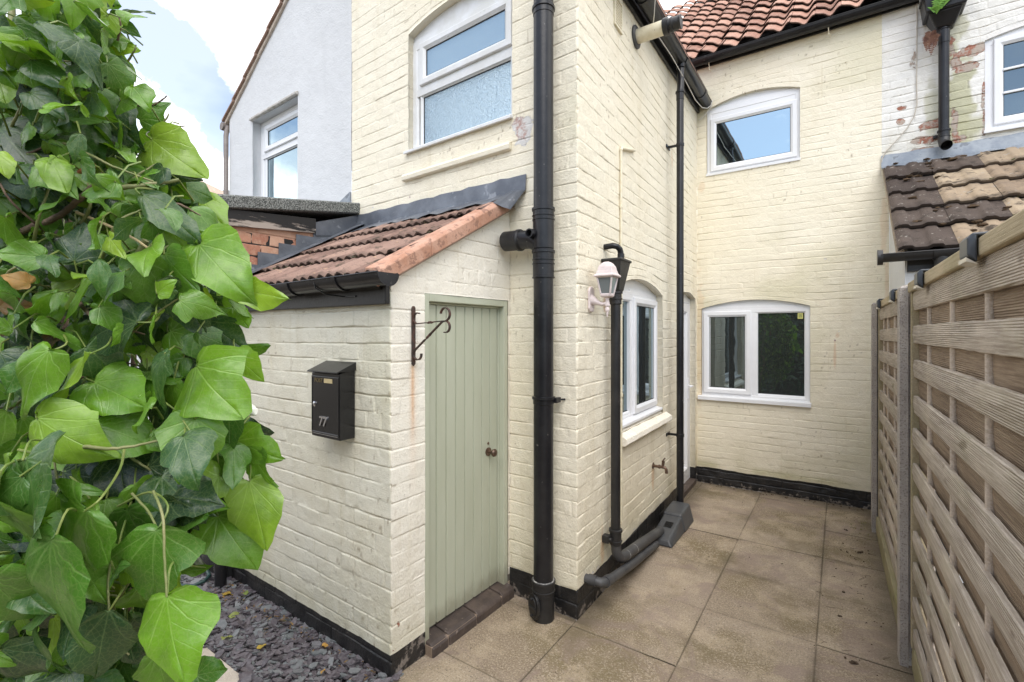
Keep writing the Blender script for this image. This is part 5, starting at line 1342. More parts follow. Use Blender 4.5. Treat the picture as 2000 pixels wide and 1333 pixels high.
def panel(sa, sb, seed, label, bats):
    t = thing('timber_fence', Fn(sa, 0, .05), label, 'fence panel', 'fence panels along the patio')
    for (a0, a1) in ((sa+.004, sa+.040), (sb-.040, sb-.004)):
        b = MB(Fn); b.box(a0, a1, .12, 1.812, .040, .100); b.build('stile', WOOD_CAP, t, .003)
    b = MB(Fn); b.box(sa+.002, sb-.002, 1.814, 1.862, .030, .112); b.build('cap_rail', WOOD_CAP, t, .005)
    b = MB(Fn); board(b, Fn, sa+.041, sb-.041, 1.722, 1.812, .046, .060, seed)
    for i, z in enumerate(ZT): board(b, Fn, sa+.041, sb-.041, z-.085, z, .046, .060, seed+i+1)
    b.build('front_slats', WOOD, t)
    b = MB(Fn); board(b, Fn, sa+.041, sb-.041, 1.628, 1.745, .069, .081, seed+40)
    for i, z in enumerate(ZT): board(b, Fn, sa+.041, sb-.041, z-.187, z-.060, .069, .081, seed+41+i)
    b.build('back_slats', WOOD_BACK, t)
    for s_ in bats:
        b = MB(Fn); b.tube([(s_, .13, .066), (s_, 1.80, .066)], .0125, 10); b.build('batten', WOOD_PLAIN, t, smooth=True)
    return t
panel(-1.775, -.002, 100, 'weathered hit and miss fence panel nearest the camera, filling the right edge', (-.375, -.826, -1.265, -1.68))
panel(.102, 1.864, 200, 'far fence panel between the two concrete posts, close to the cottage wall', (.44, .88, 1.32, 1.62))
def post(s_, label, h=1.845):
    t = thing('fence_post', Fn(s_+.05, 0, .05), label, 'fence post', 'concrete fence posts')
    b = MB(Fn)
    pr = [(.0, .0), (.0, .10), (.10, .10), (.10, .0)]
    H_ = [(s_, 0.), (s_+.10, 0.), (s_+.10, .034), (s_+.078, .038), (s_+.078, .096), (s_+.10, .100), (s_+.10, .132), (s_, .132), (s_, .100), (s_+.022, .096), (s_+.022, .038), (s_, .034)]
    n = len(H_); pts = []
    for (z, q) in ((-.1, 0), (h-.012, 0), (h, .010)):
        for (a, c) in H_:
            a2 = min(max(a, s_+q), s_+.10-q); c2 = min(max(c, q), .132-q); pts.append((a2, z, c2))
    fs = []
    for l in range(2):
        for i in range(n): fs.append((l*n+i, l*n+(i+1) % n, (l+1)*n+(i+1) % n, (l+1)*n+i))
    fs.append([2*n+i for i in range(n)]); b.add(pts, fs); b.build('shaft', CONCRETE, t, .002)
post(0.0, 'nearer concrete fence post, between the two fence panels', 1.852)
post(1.866, 'farther concrete fence post, beside the cottage rear wall', 1.866)
def gboard(sa, sb, n0, zt, label, seed):
    t = thing('gravel_board', Fn(sa, 0, n0), label, 'gravel board', 'gravel boards under the fence')
    b = MB(Fn); board(b, Fn, sa, sb, -.05, zt, n0, n0+.03, seed, wob=.002); b.build('board', WOOD_GREEN, t)
gboard(-1.775, -.004, .048, .118, 'green stained timber gravel board under the nearest fence panel', 301)
gboard(.104, 1.864, .026, .125, 'green stained timber gravel board under the far fence panel', 302)
def fence_light():
    t = thing('fence_light', (0, 0, 0), '', 'fence light', 'solar lights clipped to the fence cap')
    P = lambda a, y, z: (a, y, z)
    b = MB(lambda s_, z_, n_: (n_, s_, z_))
    b.prism([(-.002, .0), (-.022, .018), (-.022, .060), (-.012, .074), (.080, .074), (.080, .066), (-.004, .066)], -.045, .045, 0, P=lambda s_, n_, z_: (n_, s_, z_))
    b.build('cover', CLIPBLK, t, .004)
    b = MB(); b.prism([(-.002, -.002), (-.024, .006), (-.024, .017), (-.002, -.0005)], -.043, .043, 0, P=lambda s_, n_, z_: (n_, s_, z_-.004)); b.build('lens', LENS, t, .002)
    return t
fl0 = fence_light()
fls = [(-1.290, 'nearest black fence light, on the cap of the closest fence panel'), (-.455, 'black fence light on the cap just in front of the nearer concrete post'),
       (.56, 'black fence light on the cap of the far panel just behind the nearer post'), (1.50, 'farthest small black fence light, near the cottage wall')]
for i, (s_, lab) in enumerate(fls):
    t = fl0 if i == 0 else fl0.copy()
    if i:
        C.objects.link(t)
        for ch in list(fl0.children):
            c = ch.copy(); C.objects.link(c); c.parent = t
    t.location = Fn(s_, 1.800, .030); t.rotation_euler = (0, 0, math.atan2(-Fn.d[0], Fn.d[1])); t['label'] = lab

# =================================================================== BACKGROUND LEFT
dhs = thing('distant_brick_house', (-18, 7, 0), 'distant red brick gable with white bargeboards glimpsed beyond the ivy', 'house')
o3 = at_depth(345, 651, 16.0); DH = Plane((o3.x, o3.y), RT)
za, hw = 7.02, 3.3
b = MB(DH); b.prism([(-hw, 0), (hw, 0), (hw, za-hw*1.08), (0, za), (-hw, za-hw*1.08)], -7, 0, 2)
m_, nt_b, bb, oo = newmat('distant_brick'); k = NT(nt_b); bt = k.n('ShaderNodeTexBrick'); bt.inputs['Scale'].default_value = 4.4
mp = k.n('ShaderNodeMapping'); mp.inputs['Rotation'].default_value = (R(90), 0, R(-YAW)); k.l(k.tc.outputs['Object'], mp.inputs[0]); k.l(mp.outputs[0], bt.inputs['Vector'])
bt.inputs['Color1'].default_value = rgb((.34, .12, .07)); bt.inputs['Color2'].default_value = rgb((.44, .18, .10)); bt.inputs['Mortar'].default_value = rgb((.5, .42, .35)); bt.inputs['Mortar Size'].default_value = .012
k.l(bt.outputs[0], bb.inputs['Base Color']); bb.inputs['Roughness'].default_value = .9
b.build('wall', m_, dhs)
b = MB(DH)
for sg in (-1, 1): b.add([(0, za+.02, .02), (sg*3.7, za+.02-3.7*1.08, .02), (sg*3.7, za-.36-3.7*1.08, .02), (0, za-.36, .02), (0, za+.02, .30), (sg*3.7, za+.02-3.7*1.08, .30), (sg*3.7, za-.36-3.7*1.08, .30), (0, za-.36, .30)],
    [(0, 1, 2, 3), (4, 5, 6, 7), (0, 1, 5, 4), (1, 2, 6, 5), (2, 3, 7, 6), (3, 0, 4, 7)])
b.build('bargeboard', UPVC, dhs)
b = MB(DH)
for sg in (-1, 1): b.add([(0, za+.03, -7.2), (sg*3.8, za+.03-3.8*1.08, -7.2), (sg*3.8, za+.03-3.8*1.08, .34), (0, za+.03, .34), (0, za+.14, -7.2), (sg*3.8, za+.14-3.8*1.08, -7.2), (sg*3.8, za+.14-3.8*1.08, .34), (0, za+.14, .34)],
    [(0, 1, 2, 3), (4, 5, 6, 7), (0, 1, 5, 4), (1, 2, 6, 5), (2, 3, 7, 6), (3, 0, 4, 7)])
b.build('roof', mat('pale_roof_edge', (.42, .30, .23), (.52, .40, .32), 8, .85), dhs)
dd = thing('distant_dormer_house', (-18, 9, 0), 'distant flat topped grey and white dormer beside the rendered house', 'house')
o4 = at_depth(424, 651, 19.0); DD = Plane((o4.x, o4.y), RT)
b = MB(DD); b.box(0.06, 5, 0, 7.0, -5, 0); b.build('wall', WHITE_RENDER, dd)
b = MB(DD); b.box(-.06, 5.2, 7.0, 7.28, -5.2, .16); b.build('roof', mat('grey_roof_edge', (.25, .28, .30), rough=.6), dd, .03)
# corner pipe of the extension
xp = thing('extension_downpipe', EF(.055, 0, .05), 'black downpipe on the corner between outhouse and felt roofed extension, partly behind ivy', 'downpipe')
b = MB(EF); b.tube([(.03, 2.33, .082), (.03, 2.25, .082), (.05, 2.1, .05), (.05, .0, .05)], .034, 14); b.build('pipe', BLACK, xp, smooth=True)
b = MB(EF); b.tube([(.05, .17, .05), (.05, .23, .05)], .041, 14); b.build('collar', BLACK, xp, smooth=True)
hs = thing('garden_hose', (-3.42, 1.42, 0), 'end of a dark green garden hose curled on the slate by the plinth', 'hose')
b = MB(); b.tube([(-3.85, 1.36, .03), (-3.62, 1.44, .035), (-3.45, 1.455, .04), (-3.37, 1.43, .045), (-3.345, 1.39, .035), (-3.37, 1.33, .02), (-3.48, 1.28, .018)], .012, 10); b.build('hose', mat('hose_green', (.02, .055, .05), (.03, .07, .06), 20, .4), hs, smooth=True)

# =================================================================== LEAVES
def crom(pts, n):
    pts = [np.array(p, float) for p in pts]; P_ = [pts[0]*2-pts[1]]+pts+[pts[-1]*2-pts[-2]]
    out = []
    m = len(pts)-1
    for q in range(n+1):
        t = q/n*m; i = min(int(t), m-1); f = t-i
        a, b_, c, d = P_[i], P_[i+1], P_[i+2], P_[i+3]
        out.append(0.5*((2*b_)+(-a+c)*f+(2*a-5*b_+4*c-d)*f*f+(-a+3*b_-3*c+d)*f**3))
    return np.array(out)
HALF = [
    [(0, 0), (.10, -.06), (.27, -.07), (.42, .03), (.51, .18), (.49, .33), (.40, .46), (.33, .60), (.24, .77), (.11, .93), (0, 1.03)],
    [(0, 0), (.11, -.07), (.28, -.07), (.43, .04), (.50, .22), (.48, .41), (.40, .58), (.28, .75), (.12, .92), (0, 1.02)],
    [(0, 0), (.12, -.09), (.28, -.10), (.38, .02), (.55, .10), (.60, .24), (.42, .36), (.33, .50), (.26, .66), (.13, .86), (0, 1.02)],
    [(0, 0), (.08, -.01), (.22, .06), (.35, .20), (.40, .38), (.36, .56), (.26, .74), (.12, .91), (0, 1.02)],
]
def leaf_template(t, no=15, nf=5):
    o = crom(HALF[t], no); pts = []; 
    fs = np.array([0, .22, .45, .66, .85, 1.0])[:nf+1]
    for sg in (-1, 1):
        for i in range(no+1):
            x, y = o[i]; my = np.clip(y*0.80+.10*(1-abs(2*y-1)), 0, 1.02) if 0 < i < no else y
            for f in fs: pts.append((sg*x*f, my+(y-my)*f, f))
    pts = np.array(pts); nr = no+1; nc = len(fs); F = []
    for h in range(2):
        for i in range(no):
            for j in range(nc-1):
                a = h*nr*nc+i*nc+j; q = [a, a+1, a+nc+1, a+nc]
                F.append(q if h else q[::-1])
    return pts, np.array(F)
TPL = [leaf_template(t) for t in range(4)]
TPL_LO = [leaf_template(t, 8, 2) for t in range(4)]
class Leaves:
    def __init__(s): s.V = []; s.F = []; s.T = []; s.U = []; s.n = 0
    def add(s, base, axis, normal, L, wr, t, tint, rn, fold=.18, droop=.25, wave=.05, lo=False, twist=0.0):
        P_, F = (TPL_LO if lo else TPL)[t]
        x = P_[:, 0]*wr; y = P_[:, 1]; f = P_[:, 2]
        ph = rn.uniform(0, 6.28, 3); sd_ = np.sign(x)
        x = x*(1+.10*f*np.sin(9*y+ph[2]*3+sd_*ph[1])+.05*f*np.sin(23*y+ph[0]*5+sd_*2))*np.where(x > 0, 1+.22*(ph[0]/6.28-.5), 1-.22*(ph[0]/6.28-.5))
        y = y+.03*f*np.sin(6*x+ph[1])+rn.normal(0, .10)*x*x*2
        z = fold*(np.sqrt(x*x+.012)-.11)-droop*y**2*.75+wave*f**2*np.sin(8*y+ph[0]+np.sign(x)*1.3)+.05*np.sin(4.5*x+ph[1])*np.sin(3.5*y+ph[2])-.35*np.abs(x)**2
        z = z+.022*f*(1-f)*4*np.cos(np.arctan2(np.abs(x), np.maximum(y, .02))*9)   # the blade swells between the main veins
        z = z+twist*x*y
        # side lobes roll back
        z = z-0.25*np.clip(np.abs(x)-.25, 0, 1)**1.3*rn.uniform(-.6, 2.2)
        ax = Vector(axis).normalized(); nn = Vector(normal); nn = (nn-ax*nn.dot(ax)).normalized(); xx = ax.cross(nn)
        B = np.array([xx, ax, nn])
        V = (np.stack([x, y, z], 1)*L) @ B+np.array(base)
        s.V.append(V); s.F.append(F+s.n); s.n += len(V)
        s.T.append(np.full(len(V), tint)); s.U.append(P_[:, :2]+.0)
    def build(s, name, m_, parent=None, org=None):
        return grid_obj(name, np.concatenate(s.V), np.concatenate(s.F), m_, parent, dict(tint=np.concatenate(s.T)), uv=np.concatenate(s.U), org=org)
def ivy_mat(name, stops, veins=True, trans=.22, rough=.33):
    m, nt, b, o = newmat(name); k = NT(nt)
    b.inputs['Specular IOR Level'].default_value = .5; b.inputs['Coat Weight'].default_value = .18; b.inputs['Coat Roughness'].default_value = .22
    mr = k.n('ShaderNodeMapRange'); mr.inputs[1].default_value = .3; mr.inputs[2].default_value = .7; mr.inputs[3].default_value = rough-.10; mr.inputs[4].default_value = rough+.16
    k.l(k.noise(18, 4, .6), mr.inputs[0]); k.l(mr.outputs[0], b.inputs['Roughness'])
    r = k.n('ShaderNodeValToRGB'); e = r.color_ramp.elements
    e[0].position = stops[0][0]; e[0].color = rgb(stops[0][1]); e[1].position = stops[-1][0]; e[1].color = rgb(stops[-1][1])
    for p, c in stops[1:-1]:
        x = e.new(p); x.color = rgb(c)
    k.l(k.attr('tint'), r.inputs[0])
    col = k.mix(k.math('MULTIPLY', k.ramp(k.noise(30, 5, .6), .4, .7), .35), r.outputs[0], (.035, .085, .018))
    col = k.mix(k.math('MULTIPLY', k.ramp(k.noise(46, 5, .7), .70, .75), .55 if veins else 0.0), col, (.14, .09, .04))
    if veins:
        uv = k.n('ShaderNodeUVMap'); uv.uv_map = 'leaf'; sp_ = k.n('ShaderNodeSeparateXYZ'); k.l(uv.outputs[0], sp_.inputs[0])
        X = k.math('ABSOLUTE', sp_.outputs[0]); Y = sp_.outputs[1]
        v = None
        for a in (0, 34, 62, 98):
            ca, sa = math.cos(R(a)), math.sin(R(a))
            d = k.math('ABSOLUTE', k.math('SUBTRACT', k.math('MULTIPLY', X, ca), k.math('MULTIPLY', Y, sa)))
            t = k.math('ADD', k.math('MULTIPLY', X, sa), k.math('MULTIPLY', Y, ca))
            wd = k.math('MAXIMUM', k.math('SUBTRACT', .022, k.math('MULTIPLY', t, .017)), .005)
            q = k.math('MAXIMUM', k.math('SUBTRACT', 1.0, k.math('DIVIDE', d, wd)), 0.0)
            q = k.math('MULTIPLY', q, k.math('GREATER_THAN', t, 0.0))
            v = q if v is None else k.math('MAXIMUM', v, q)
        fr = k.math('FRACT', k.math('MULTIPLY', k.math('SUBTRACT', Y, k.math('MULTIPLY', X, .95)), 5.3))
        s2 = k.math('MULTIPLY', k.math('MAXIMUM', k.math('SUBTRACT', 1.0, k.math('DIVIDE', k.math('ABSOLUTE', k.math('SUBTRACT', fr, .5)), .07)), 0), .38)
        vv = k.math('MAXIMUM', v, s2)
        vm = k.n('ShaderNodeMix'); vm.data_type = 'RGBA'; vm.blend_type = 'ADD'; vm.inputs[7].default_value = rgb((.12, .15, .065))
        k.l(k.math('MULTIPLY', vv, .50), vm.inputs[0]); k.l(col, vm.inputs[6]); col = vm.outputs[2]
        vo = k.n('ShaderNodeTexVoronoi'); vo.feature = 'DISTANCE_TO_EDGE'; vo.inputs['Scale'].default_value = 170; k.l(k.tc.outputs['Object'], vo.inputs['Vector'])
        col = k.mix(k.math('MULTIPLY', k.ramp(vo.outputs['Distance'], .10, .0), .16), col, (.30, .36, .14))
        k.bump(k.math('ADD', k.math('MULTIPLY', vv, -.22), k.math('MULTIPLY', k.noise(55, 3, .5), .9)), .0016, b)
    k.l(col, b.inputs['Base Color'])
    tr = k.n('ShaderNodeBsdfTranslucent'); tm = k.n('ShaderNodeMix'); tm.data_type = 'RGBA'; tm.blend_type = 'MULTIPLY'; tm.inputs[0].default_value = 1
    k.l(col, tm.inputs[6]); tm.inputs[7].default_value = (1.9, 1.9, .7, 1); k.l(tm.outputs[2], tr.inputs[0])
    ms = k.n('ShaderNodeMixShader'); ms.inputs[0].default_value = trans; k.l(b.outputs[0], ms.inputs[1]); k.l(tr.outputs[0], ms.inputs[2]); k.l(ms.outputs[0], o.inputs[0])
    return m
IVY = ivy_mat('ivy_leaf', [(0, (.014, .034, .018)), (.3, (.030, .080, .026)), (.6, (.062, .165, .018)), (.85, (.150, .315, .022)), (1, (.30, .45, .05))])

iv = thing('ivy', tuple(at_depth(-150, 1000, .9).xy)+(0,), 'large glossy green ivy filling the left foreground close to the camera', 'ivy')
V_R = Vector((RT[0], RT[1], 0)); V_F = Vector((FW[0], FW[1], 0)); V_U = Vector((0, 0, 1))
def camvec(x, y, z): return V_R*x+V_U*y-V_F*z        # right, up, towards camera
# leaves one can pick out: base px, tip px, width ratio, shape, tint, distance
HERO = [
 (176, 77, 252, 73, .75, 3, .92, .84), (40, 70, 150, 168, .85, 1, .30, .76), (80, 45, 150, 108, .8, 3, .85, .80), (130, 170, 268, 275, .75, 3, .22, .74), (105, 205, 188, 292, .85, 1, .50, .70),
 (5, 258, 75, 345, 1.0, 1, .28, .70), (296, 272, 375, 335, .85, 1, .95, .78), (60, 0, 170, 40, .6, 3, .8, .80), (130, 0, 230, 8, .8, 3, .72, .86), (0, 60, 60, 110, .9, 0, .25, .85), (190, 85, 250, 150, .7, 3, .8, .90),
 (196, 130, 262, 185, .7, 3, .86, .88), (160, 60, 200, 205, .5, 3, .45, .82), (5, 120, 70, 200, .8, 1, .70, .72), (20, 190, 90, 225, .8, 3, .72, .75), (150, 270, 240, 330, .6, 3, .20, .80),
 (230, 320, 300, 405, .75, 3, .70, .72), (280, 385, 395, 470, .62, 3, .36, .66), (290, 300, 345, 365, .6, 3, .82, .84), (300, 345, 285, 420, .6, 3, .72, .80), (385, 378, 435, 440, .7, 3, .90, .92),
 (240, 395, 330, 455, .8, 1, .78, .70), (145, 510, 152, 432, 1.0, 1, .26, .66), (276, 506, 280, 606, .82, 1, .72, .64), (320, 496, 370, 562, .78, 1, .66, .66), (388, 477, 452, 560, .82, 1, .86, .68), (448, 562, 565, 584, .55, 3, .95, .68),
 (325, 525, 392, 650, .80, 3, .24, .66), (268, 630, 132, 650, .75, 1, .14, .63), (180, 535, 105, 620, .7, 3, .84, .66), (120, 580, 70, 640, .8, 1, .88, .68), (336, 648, 424, 668, 1.0, 0, .80, .70), (399, 627, 482, 684, .75, 3, .32, .74),
 (388, 715, 452, 815, 1.1, 0, .86, .66), (460, 690, 500, 745, .8, 1, .88, .72), (338, 746, 338, 838, .85, 1, .72, .68), (182, 746, 282, 795, .85, 1, .82, .64), (101, 685, 0, 812, .70, 1, .84, .60), (70, 816, 155, 900, .80, 1, .92, .60),
 (178, 690, 62, 800, .28, 3, .95, .60), (381, 818, 350, 945, .95, 0, .78, .64), (226, 868, 235, 985, 1.0, 0, .06, .66), (458, 862, 545, 898, .80, 0, .84, .74), (480, 880, 535, 955, .7, 3, .72, .74), (487, 940, 520, 1075, .70, 1, .92, .72),
 (425, 1008, 490, 1112, .95, 0, .74, .72), (415, 880, 470, 1010, .55, 3, .55, .76), (44, 898, 70, 1050, 1.15, 1, .42, .54), (165, 998, 78, 1108, 1.0, 1, .66, .53), (-5, 955, 24, 1122, .90, 1, .74, .52), (105, 1055, 73, 1310, .85, 1, .60, .50),
 (308, 1035, 285, 1190, 1.05, 0, .62, .56), (326, 1164, 355, 1340, .92, 0, .84, .53), (213, 1192, 178, 1345, .85, 3, .30, .55), (230, 1070, 250, 1125, .9, 1, .66, .60), (385, 1318, 436, 1312, .9, 1, .60, .60), (310, 960, 398, 985, .6, 3, .80, .66), (-20, 1130, 60, 1240, 1.0, 1, .64, .51),
 (0, 690, 40, 760, .9, 1, .30, .66), (20, 500, 50, 470, .9, 0, .9, .66), (150, 440, 200, 520, .7, 3, .28, .70), (240, 470, 170, 530, .9, 1, .52, .70), (290, 560, 260, 660, .8, 1, .25, .72), (330, 590, 305, 700, .8, 1, .3, .74),
 (60, 330, 20, 400, .9, 1, .7, .70), (90, 400, 40, 455, .8, 3, .6, .72), (110, 330, 170, 380, .9, 0, .45, .74), (40, 930, -30, 1000, 1.0, 1, .5, .53), (270, 890, 330, 960, .8, 1, .3, .70), (150, 1190, 120, 1290, .9, 1, .22, .57), (250, 1230, 300, 1330, .9, 0, .26, .62),
 (0, 30, 35, -40, .8, 3, .8, .78), (0, 1270, 90, 1345, .9, 1, .18, .55), (430, 800, 470, 880, .8, 0, .6, .76), (360, 920, 400, 1000, .8, 1, .5, .72), (420, 600, 452, 660, .8, 3, .75, .78), (250, 190, 310, 225, .6, 3, .5, .88), (215, 300, 280, 345, .7, 3, .4, .84),
 (448, 540, 470, 590, .8, 0, .92, .76), (455, 600, 485, 640, .8, 3, .85, .76), (110, 760, 60, 700, .8, 1, .55, .64), (300, 420, 250, 470, .8, 1, .62, .72),
]
rn = np.random.RandomState(21)
lv = Leaves(); stems = MB()
for (bx, by, tx, ty, wr, t, tint, d) in HERO:
    dd_ = rn.normal(0, .02)
    p = at_depth(bx, by, d); q = at_depth(tx, ty, d-.012+dd_); ax = q-p; L = ax.length/1.0
    roll = rn.normal(0, .62); nrm = camvec(math.sin(roll)*.9+.10, .38+rn.normal(0, .15), 1.0)
    lv.add(p, ax, nrm, L, wr*(1.02 if t != 3 else 1.0), t, tint, rn, fold=rn.uniform(-.05, .38), droop=rn.uniform(.0, .6), wave=rn.uniform(.025, .085), twist=rn.normal(0, .4))
    # leaf stalk back into the plant
    back = p+camvec(rn.uniform(-.10, -.02), rn.uniform(-.01, .07), -rn.uniform(.05, .10))
    mid = (p+back)/2+Vector((0, 0, rn.uniform(.0, .025)))
    pa = p-ax.normalized()*rn.uniform(.012, .03)+camvec(0, 0, -.012)
    stems.tube([tuple(Vector(v)) for v in crom([tuple(p+ax*.015), tuple(pa), tuple(mid+camvec(0, 0, -.02)), tuple(back)], 12)], [.0011+.0006*i/12 for i in range(13)], 6, P=WP)
EDGE = [(-200, 225), (-20, 225), (40, 232), (110, 222), (190, 262), (260, 310), (330, 345), (420, 392), (500, 430), (600, 440), (700, 465), (800, 470), (900, 460), (1000, 428), (1060, 385), (1090, 330), (1200, 332), (1330, 390), (1500, 380), (1900, 330)]
def edge_x(y): return np.interp(y, [e[0] for e in EDGE], [e[1] for e in EDGE])
n = 0
while n < 3300:
    y = rn.uniform(-220, 1750); x = rn.uniform(-420, 470)
    ex_ = edge_x(y)-12
    if x > ex_: continue
    near = rn.rand()
    d = rn.uniform(.70, .86) if near < .42 else rn.uniform(.86, 1.28)
    if y > 900: d -= .08
    if x > ex_-70 and d < .78: d += .1
    p = at_depth(x, y, d)
    if p.z < .05: continue
    a = rn.normal(-math.pi/2+.3, .75); L = rn.uniform(.028, .066)*(1.25 if y > 800 else 1.0)
    ax = camvec(math.cos(a), math.sin(a), rn.normal(.1, .35))
    nrm = camvec(rn.normal(.1, .5), rn.normal(.45, .35), 1.0)
    tint = np.clip((rn.beta(5, 1.6) if rn.rand() < (.55 if y < 500 else .35) else rn.beta(1.4, 4))*(1.0 if d < .88 else .6), 0, 1)  # deeper leaves get a darker tint, painting in the shade inside the plant
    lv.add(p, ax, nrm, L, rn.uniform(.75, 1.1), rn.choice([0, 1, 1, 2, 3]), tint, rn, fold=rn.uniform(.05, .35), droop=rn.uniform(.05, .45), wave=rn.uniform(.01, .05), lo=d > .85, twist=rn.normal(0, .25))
    if d < .9 and rn.rand() < .5:
        back = p+camvec(rn.uniform(-.08, .0), rn.uniform(-.03, .06), -rn.uniform(.03, .09)); stems.tube([tuple(p), tuple((p+back)/2+Vector((0, 0, .01))), tuple(back)], [.001, .0013, .0016], 5, P=WP)
    n += 1
# a looser front layer of small leaves
n = 0
while n < 380:
    y = rn.uniform(-60, 1330)
    if y > 640 and rn.rand() < .5: continue
    ex_ = edge_x(y); x = rn.uniform(-60, ex_+18)
    d = rn.uniform(.60, .74)-(.06 if y > 900 else 0)
    if x > ex_-60: d += .10
    p = at_depth(x, y, d); a = rn.normal(-math.pi/2+.25, 1.0); L = rn.uniform(.028, .064) if y < 640 else rn.uniform(.03, .075)
    lv.add(p, camvec(math.cos(a), math.sin(a), rn.normal(.05, .55)), camvec(rn.normal(.1, .8), rn.normal(.5, .45), .8), L, rn.uniform(.6, 1.0), rn.choice([0, 1, 2, 3, 3]), np.clip(rn.beta(2.2, 1.4), 0, 1), rn,
           fold=rn.uniform(.0, .4), droop=rn.uniform(.1, .8), wave=rn.uniform(.03, .10), lo=False, twist=rn.normal(0, .5))
    back = p+camvec(rn.uniform(-.07, .0), rn.uniform(-.03, .05), -rn.uniform(.03, .09)); stems.tube([tuple(p), tuple((p+back)/2+Vector((0, 0, .008))), tuple(back)], [.0009, .0012, .0015], 5, P=WP)
    n += 1
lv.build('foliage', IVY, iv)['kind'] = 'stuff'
stems.build('leaf_stalks', mat('green_stalk', (.13, .20, .04), (.22, .26, .07), 40, .45), iv, smooth=True)['kind'] = 'stuff'
# a few yellowed and dead leaves
dl = Leaves()
for (bx, by, tx, ty, wr, t, tint, d) in [(60, 555, 5, 535, .9, 1, .9, .66), (0, 600, 40, 590, .6, 3, .5, .70), (270, 555, 215, 520, .6, 3, .3, .74), (310, 640, 300, 675, .6, 3, .2, .75), (110, 650, 60, 690, .8, 1, .15, .78), (215, 700, 120, 730, .7, 3, .1, .80), (20, 620, -40, 680, .7, 3, .2, .8), (170, 790, 100, 800, .7, 3, .1, .78)]:
    p = at_depth(bx, by, d); q = at_depth(tx, ty, d-.02); dl.add(p, q-p, camvec(.2, .4, 1), (q-p).length, wr, t, tint, rn, fold=.4, droop=.5, wave=.08)
dl.build('dead_leaves', ivy_mat('withered_leaf', [(0, (.11, .05, .025)), (.5, (.30, .16, .06)), (1, (.55, .28, .07))], trans=.2, rough=.6), iv)['kind'] = 'stuff'
# woody stems
bark = mat('ivy_bark', (.10, .065, .045), (.20, .14, .095), 40, .85, .003, 120)
gst = mat('green_stem', (.16, .19, .06), (.26, .25, .11), 30, .5, .001, 90)
def stem(pts, r0, r1, m_):
    P_ = [at_depth(*p) for p in pts]; pp = crom([tuple(p) for p in P_], 8*(len(P_)-1)); k_ = len(pp)
    b = MB(); b.tube([tuple(p+rn.normal(0, r0*.10, 3)) for p in pp], [r0+(r1-r0)*i/(k_-1) for i in range(k_)], 10, P=WP); return b.build('stem', m_, iv, smooth=True)
stem([(-60, 480, .74), (0, 466, .72), (60, 445, .70), (110, 425, .69), (160, 385, .68), (204, 340, .68)], .0055, .0035, bark)
stem([(-40, 420, .76), (60, 395, .74), (110, 385, .72), (160, 385, .72)], .006, .004, gst)
stem([(80, 372, .72), (130, 350, .70), (184, 322, .69)], .0042, .0036, mat('red_brown_stem', (.30, .11, .04), (.36, .16, .07), 30, .5))
stem([(25, -40, .72), (22, 60, .71), (5, 130, .70), (-40, 220, .72)], .0042, .004, gst)
for i in range(34):      # runners and bare twigs weaving through the front of the plant
    y = rn.uniform(0, 1250); x = rn.uniform(0, max(60, edge_x(y)-40)); a = rn.normal(.3, .9); Ls_ = rn.uniform(90, 240); d = rn.uniform(.64, .76)-(.06 if y > 900 else 0)
    pts = [(x-Ls_*.5*math.cos(a), y+Ls_*.5*math.sin(a), d+.05), (x+rn.normal(0, 12), y+rn.normal(0, 14), d), (x+Ls_*.5*math.cos(a), y-Ls_*.5*math.sin(a)+rn.normal(0, 15), d+.02)]
    if pts[2][0] < edge_x(pts[2][1])+5: stem(pts, rn.uniform(.0014, .0032), .0010, gst if rn.rand() < .6 else bark)
stem([(0, 130, .69), (60, 132, .69), (120, 120, .70), (200, 118, .76)], .0018, .0012, gst)
stem([(125, 280, .68), (180, 305, .67), (220, 325, .67), (300, 355, .70)], .0022, .0012, gst)
stem([(185, 372, .70), (260, 365, .70), (350, 352, .74)], .0045, .0025, gst)
stem([(285, 470, .68), (262, 510, .68), (240, 545, .70)], .0045, .004, gst)
stem([(150, 415, .70), (240, 455, .67), (305, 495, .65)], .0022, .0016, mat('tan_stem', (.42, .32, .16), (.5, .4, .22), 30, .6))
for (a_, b_, c_) in (((300, 268), (325, 232), (330, 222)), ((305, 275), (345, 250), (362, 246)), ((318, 290), (348, 258), (346, 246)), ((330, 300), (352, 292), (372, 288)), ((225, 70), (200, 40), (190, 25)), ((230, 80), (236, 45), (228, 30)), ((280, 215), (310, 200), (326, 188)), ((255, 205), (290, 208), (318, 196)), ((250, 120), (262, 100), (266, 88)), ((400, 560), (440, 540), (462, 532)), ((330, 560), (300, 585), (285, 600)), ((360, 690), (330, 720), (310, 760)), ((330, 740), (270, 715), (225, 705))):
    stem([a_+(.80,), b_+(.79,), c_+(.79,)], .0018, .0009, rn.choice([bark, gst]))
stem([(165, 873, .60), (230, 876, .60), (325, 858, .62)], .0026, .0014, gst)
stem([(315, 998, .66), (345, 990, .66), (396, 986, .68)], .0036, .0024, gst)
stem([(300, 960, .58), (318, 1010, .55), (321, 1080, .54), (326, 1166, .53)], .0016, .0012, gst)
stem([(258, 965, .60), (290, 1000, .58), (308, 1036, .56)], .0016, .0012, gst)
stem([(218, 1080, .58), (211, 1140, .57), (213, 1195, .56)], .0015, .0012, gst)
stem([(144, 1240, .62), (180, 1225, .62), (215, 1210, .64)], .005, .004, bark)
stem([(190, 815, .70), (215, 840, .70), (236, 850, .70)], .005, .004, bark)
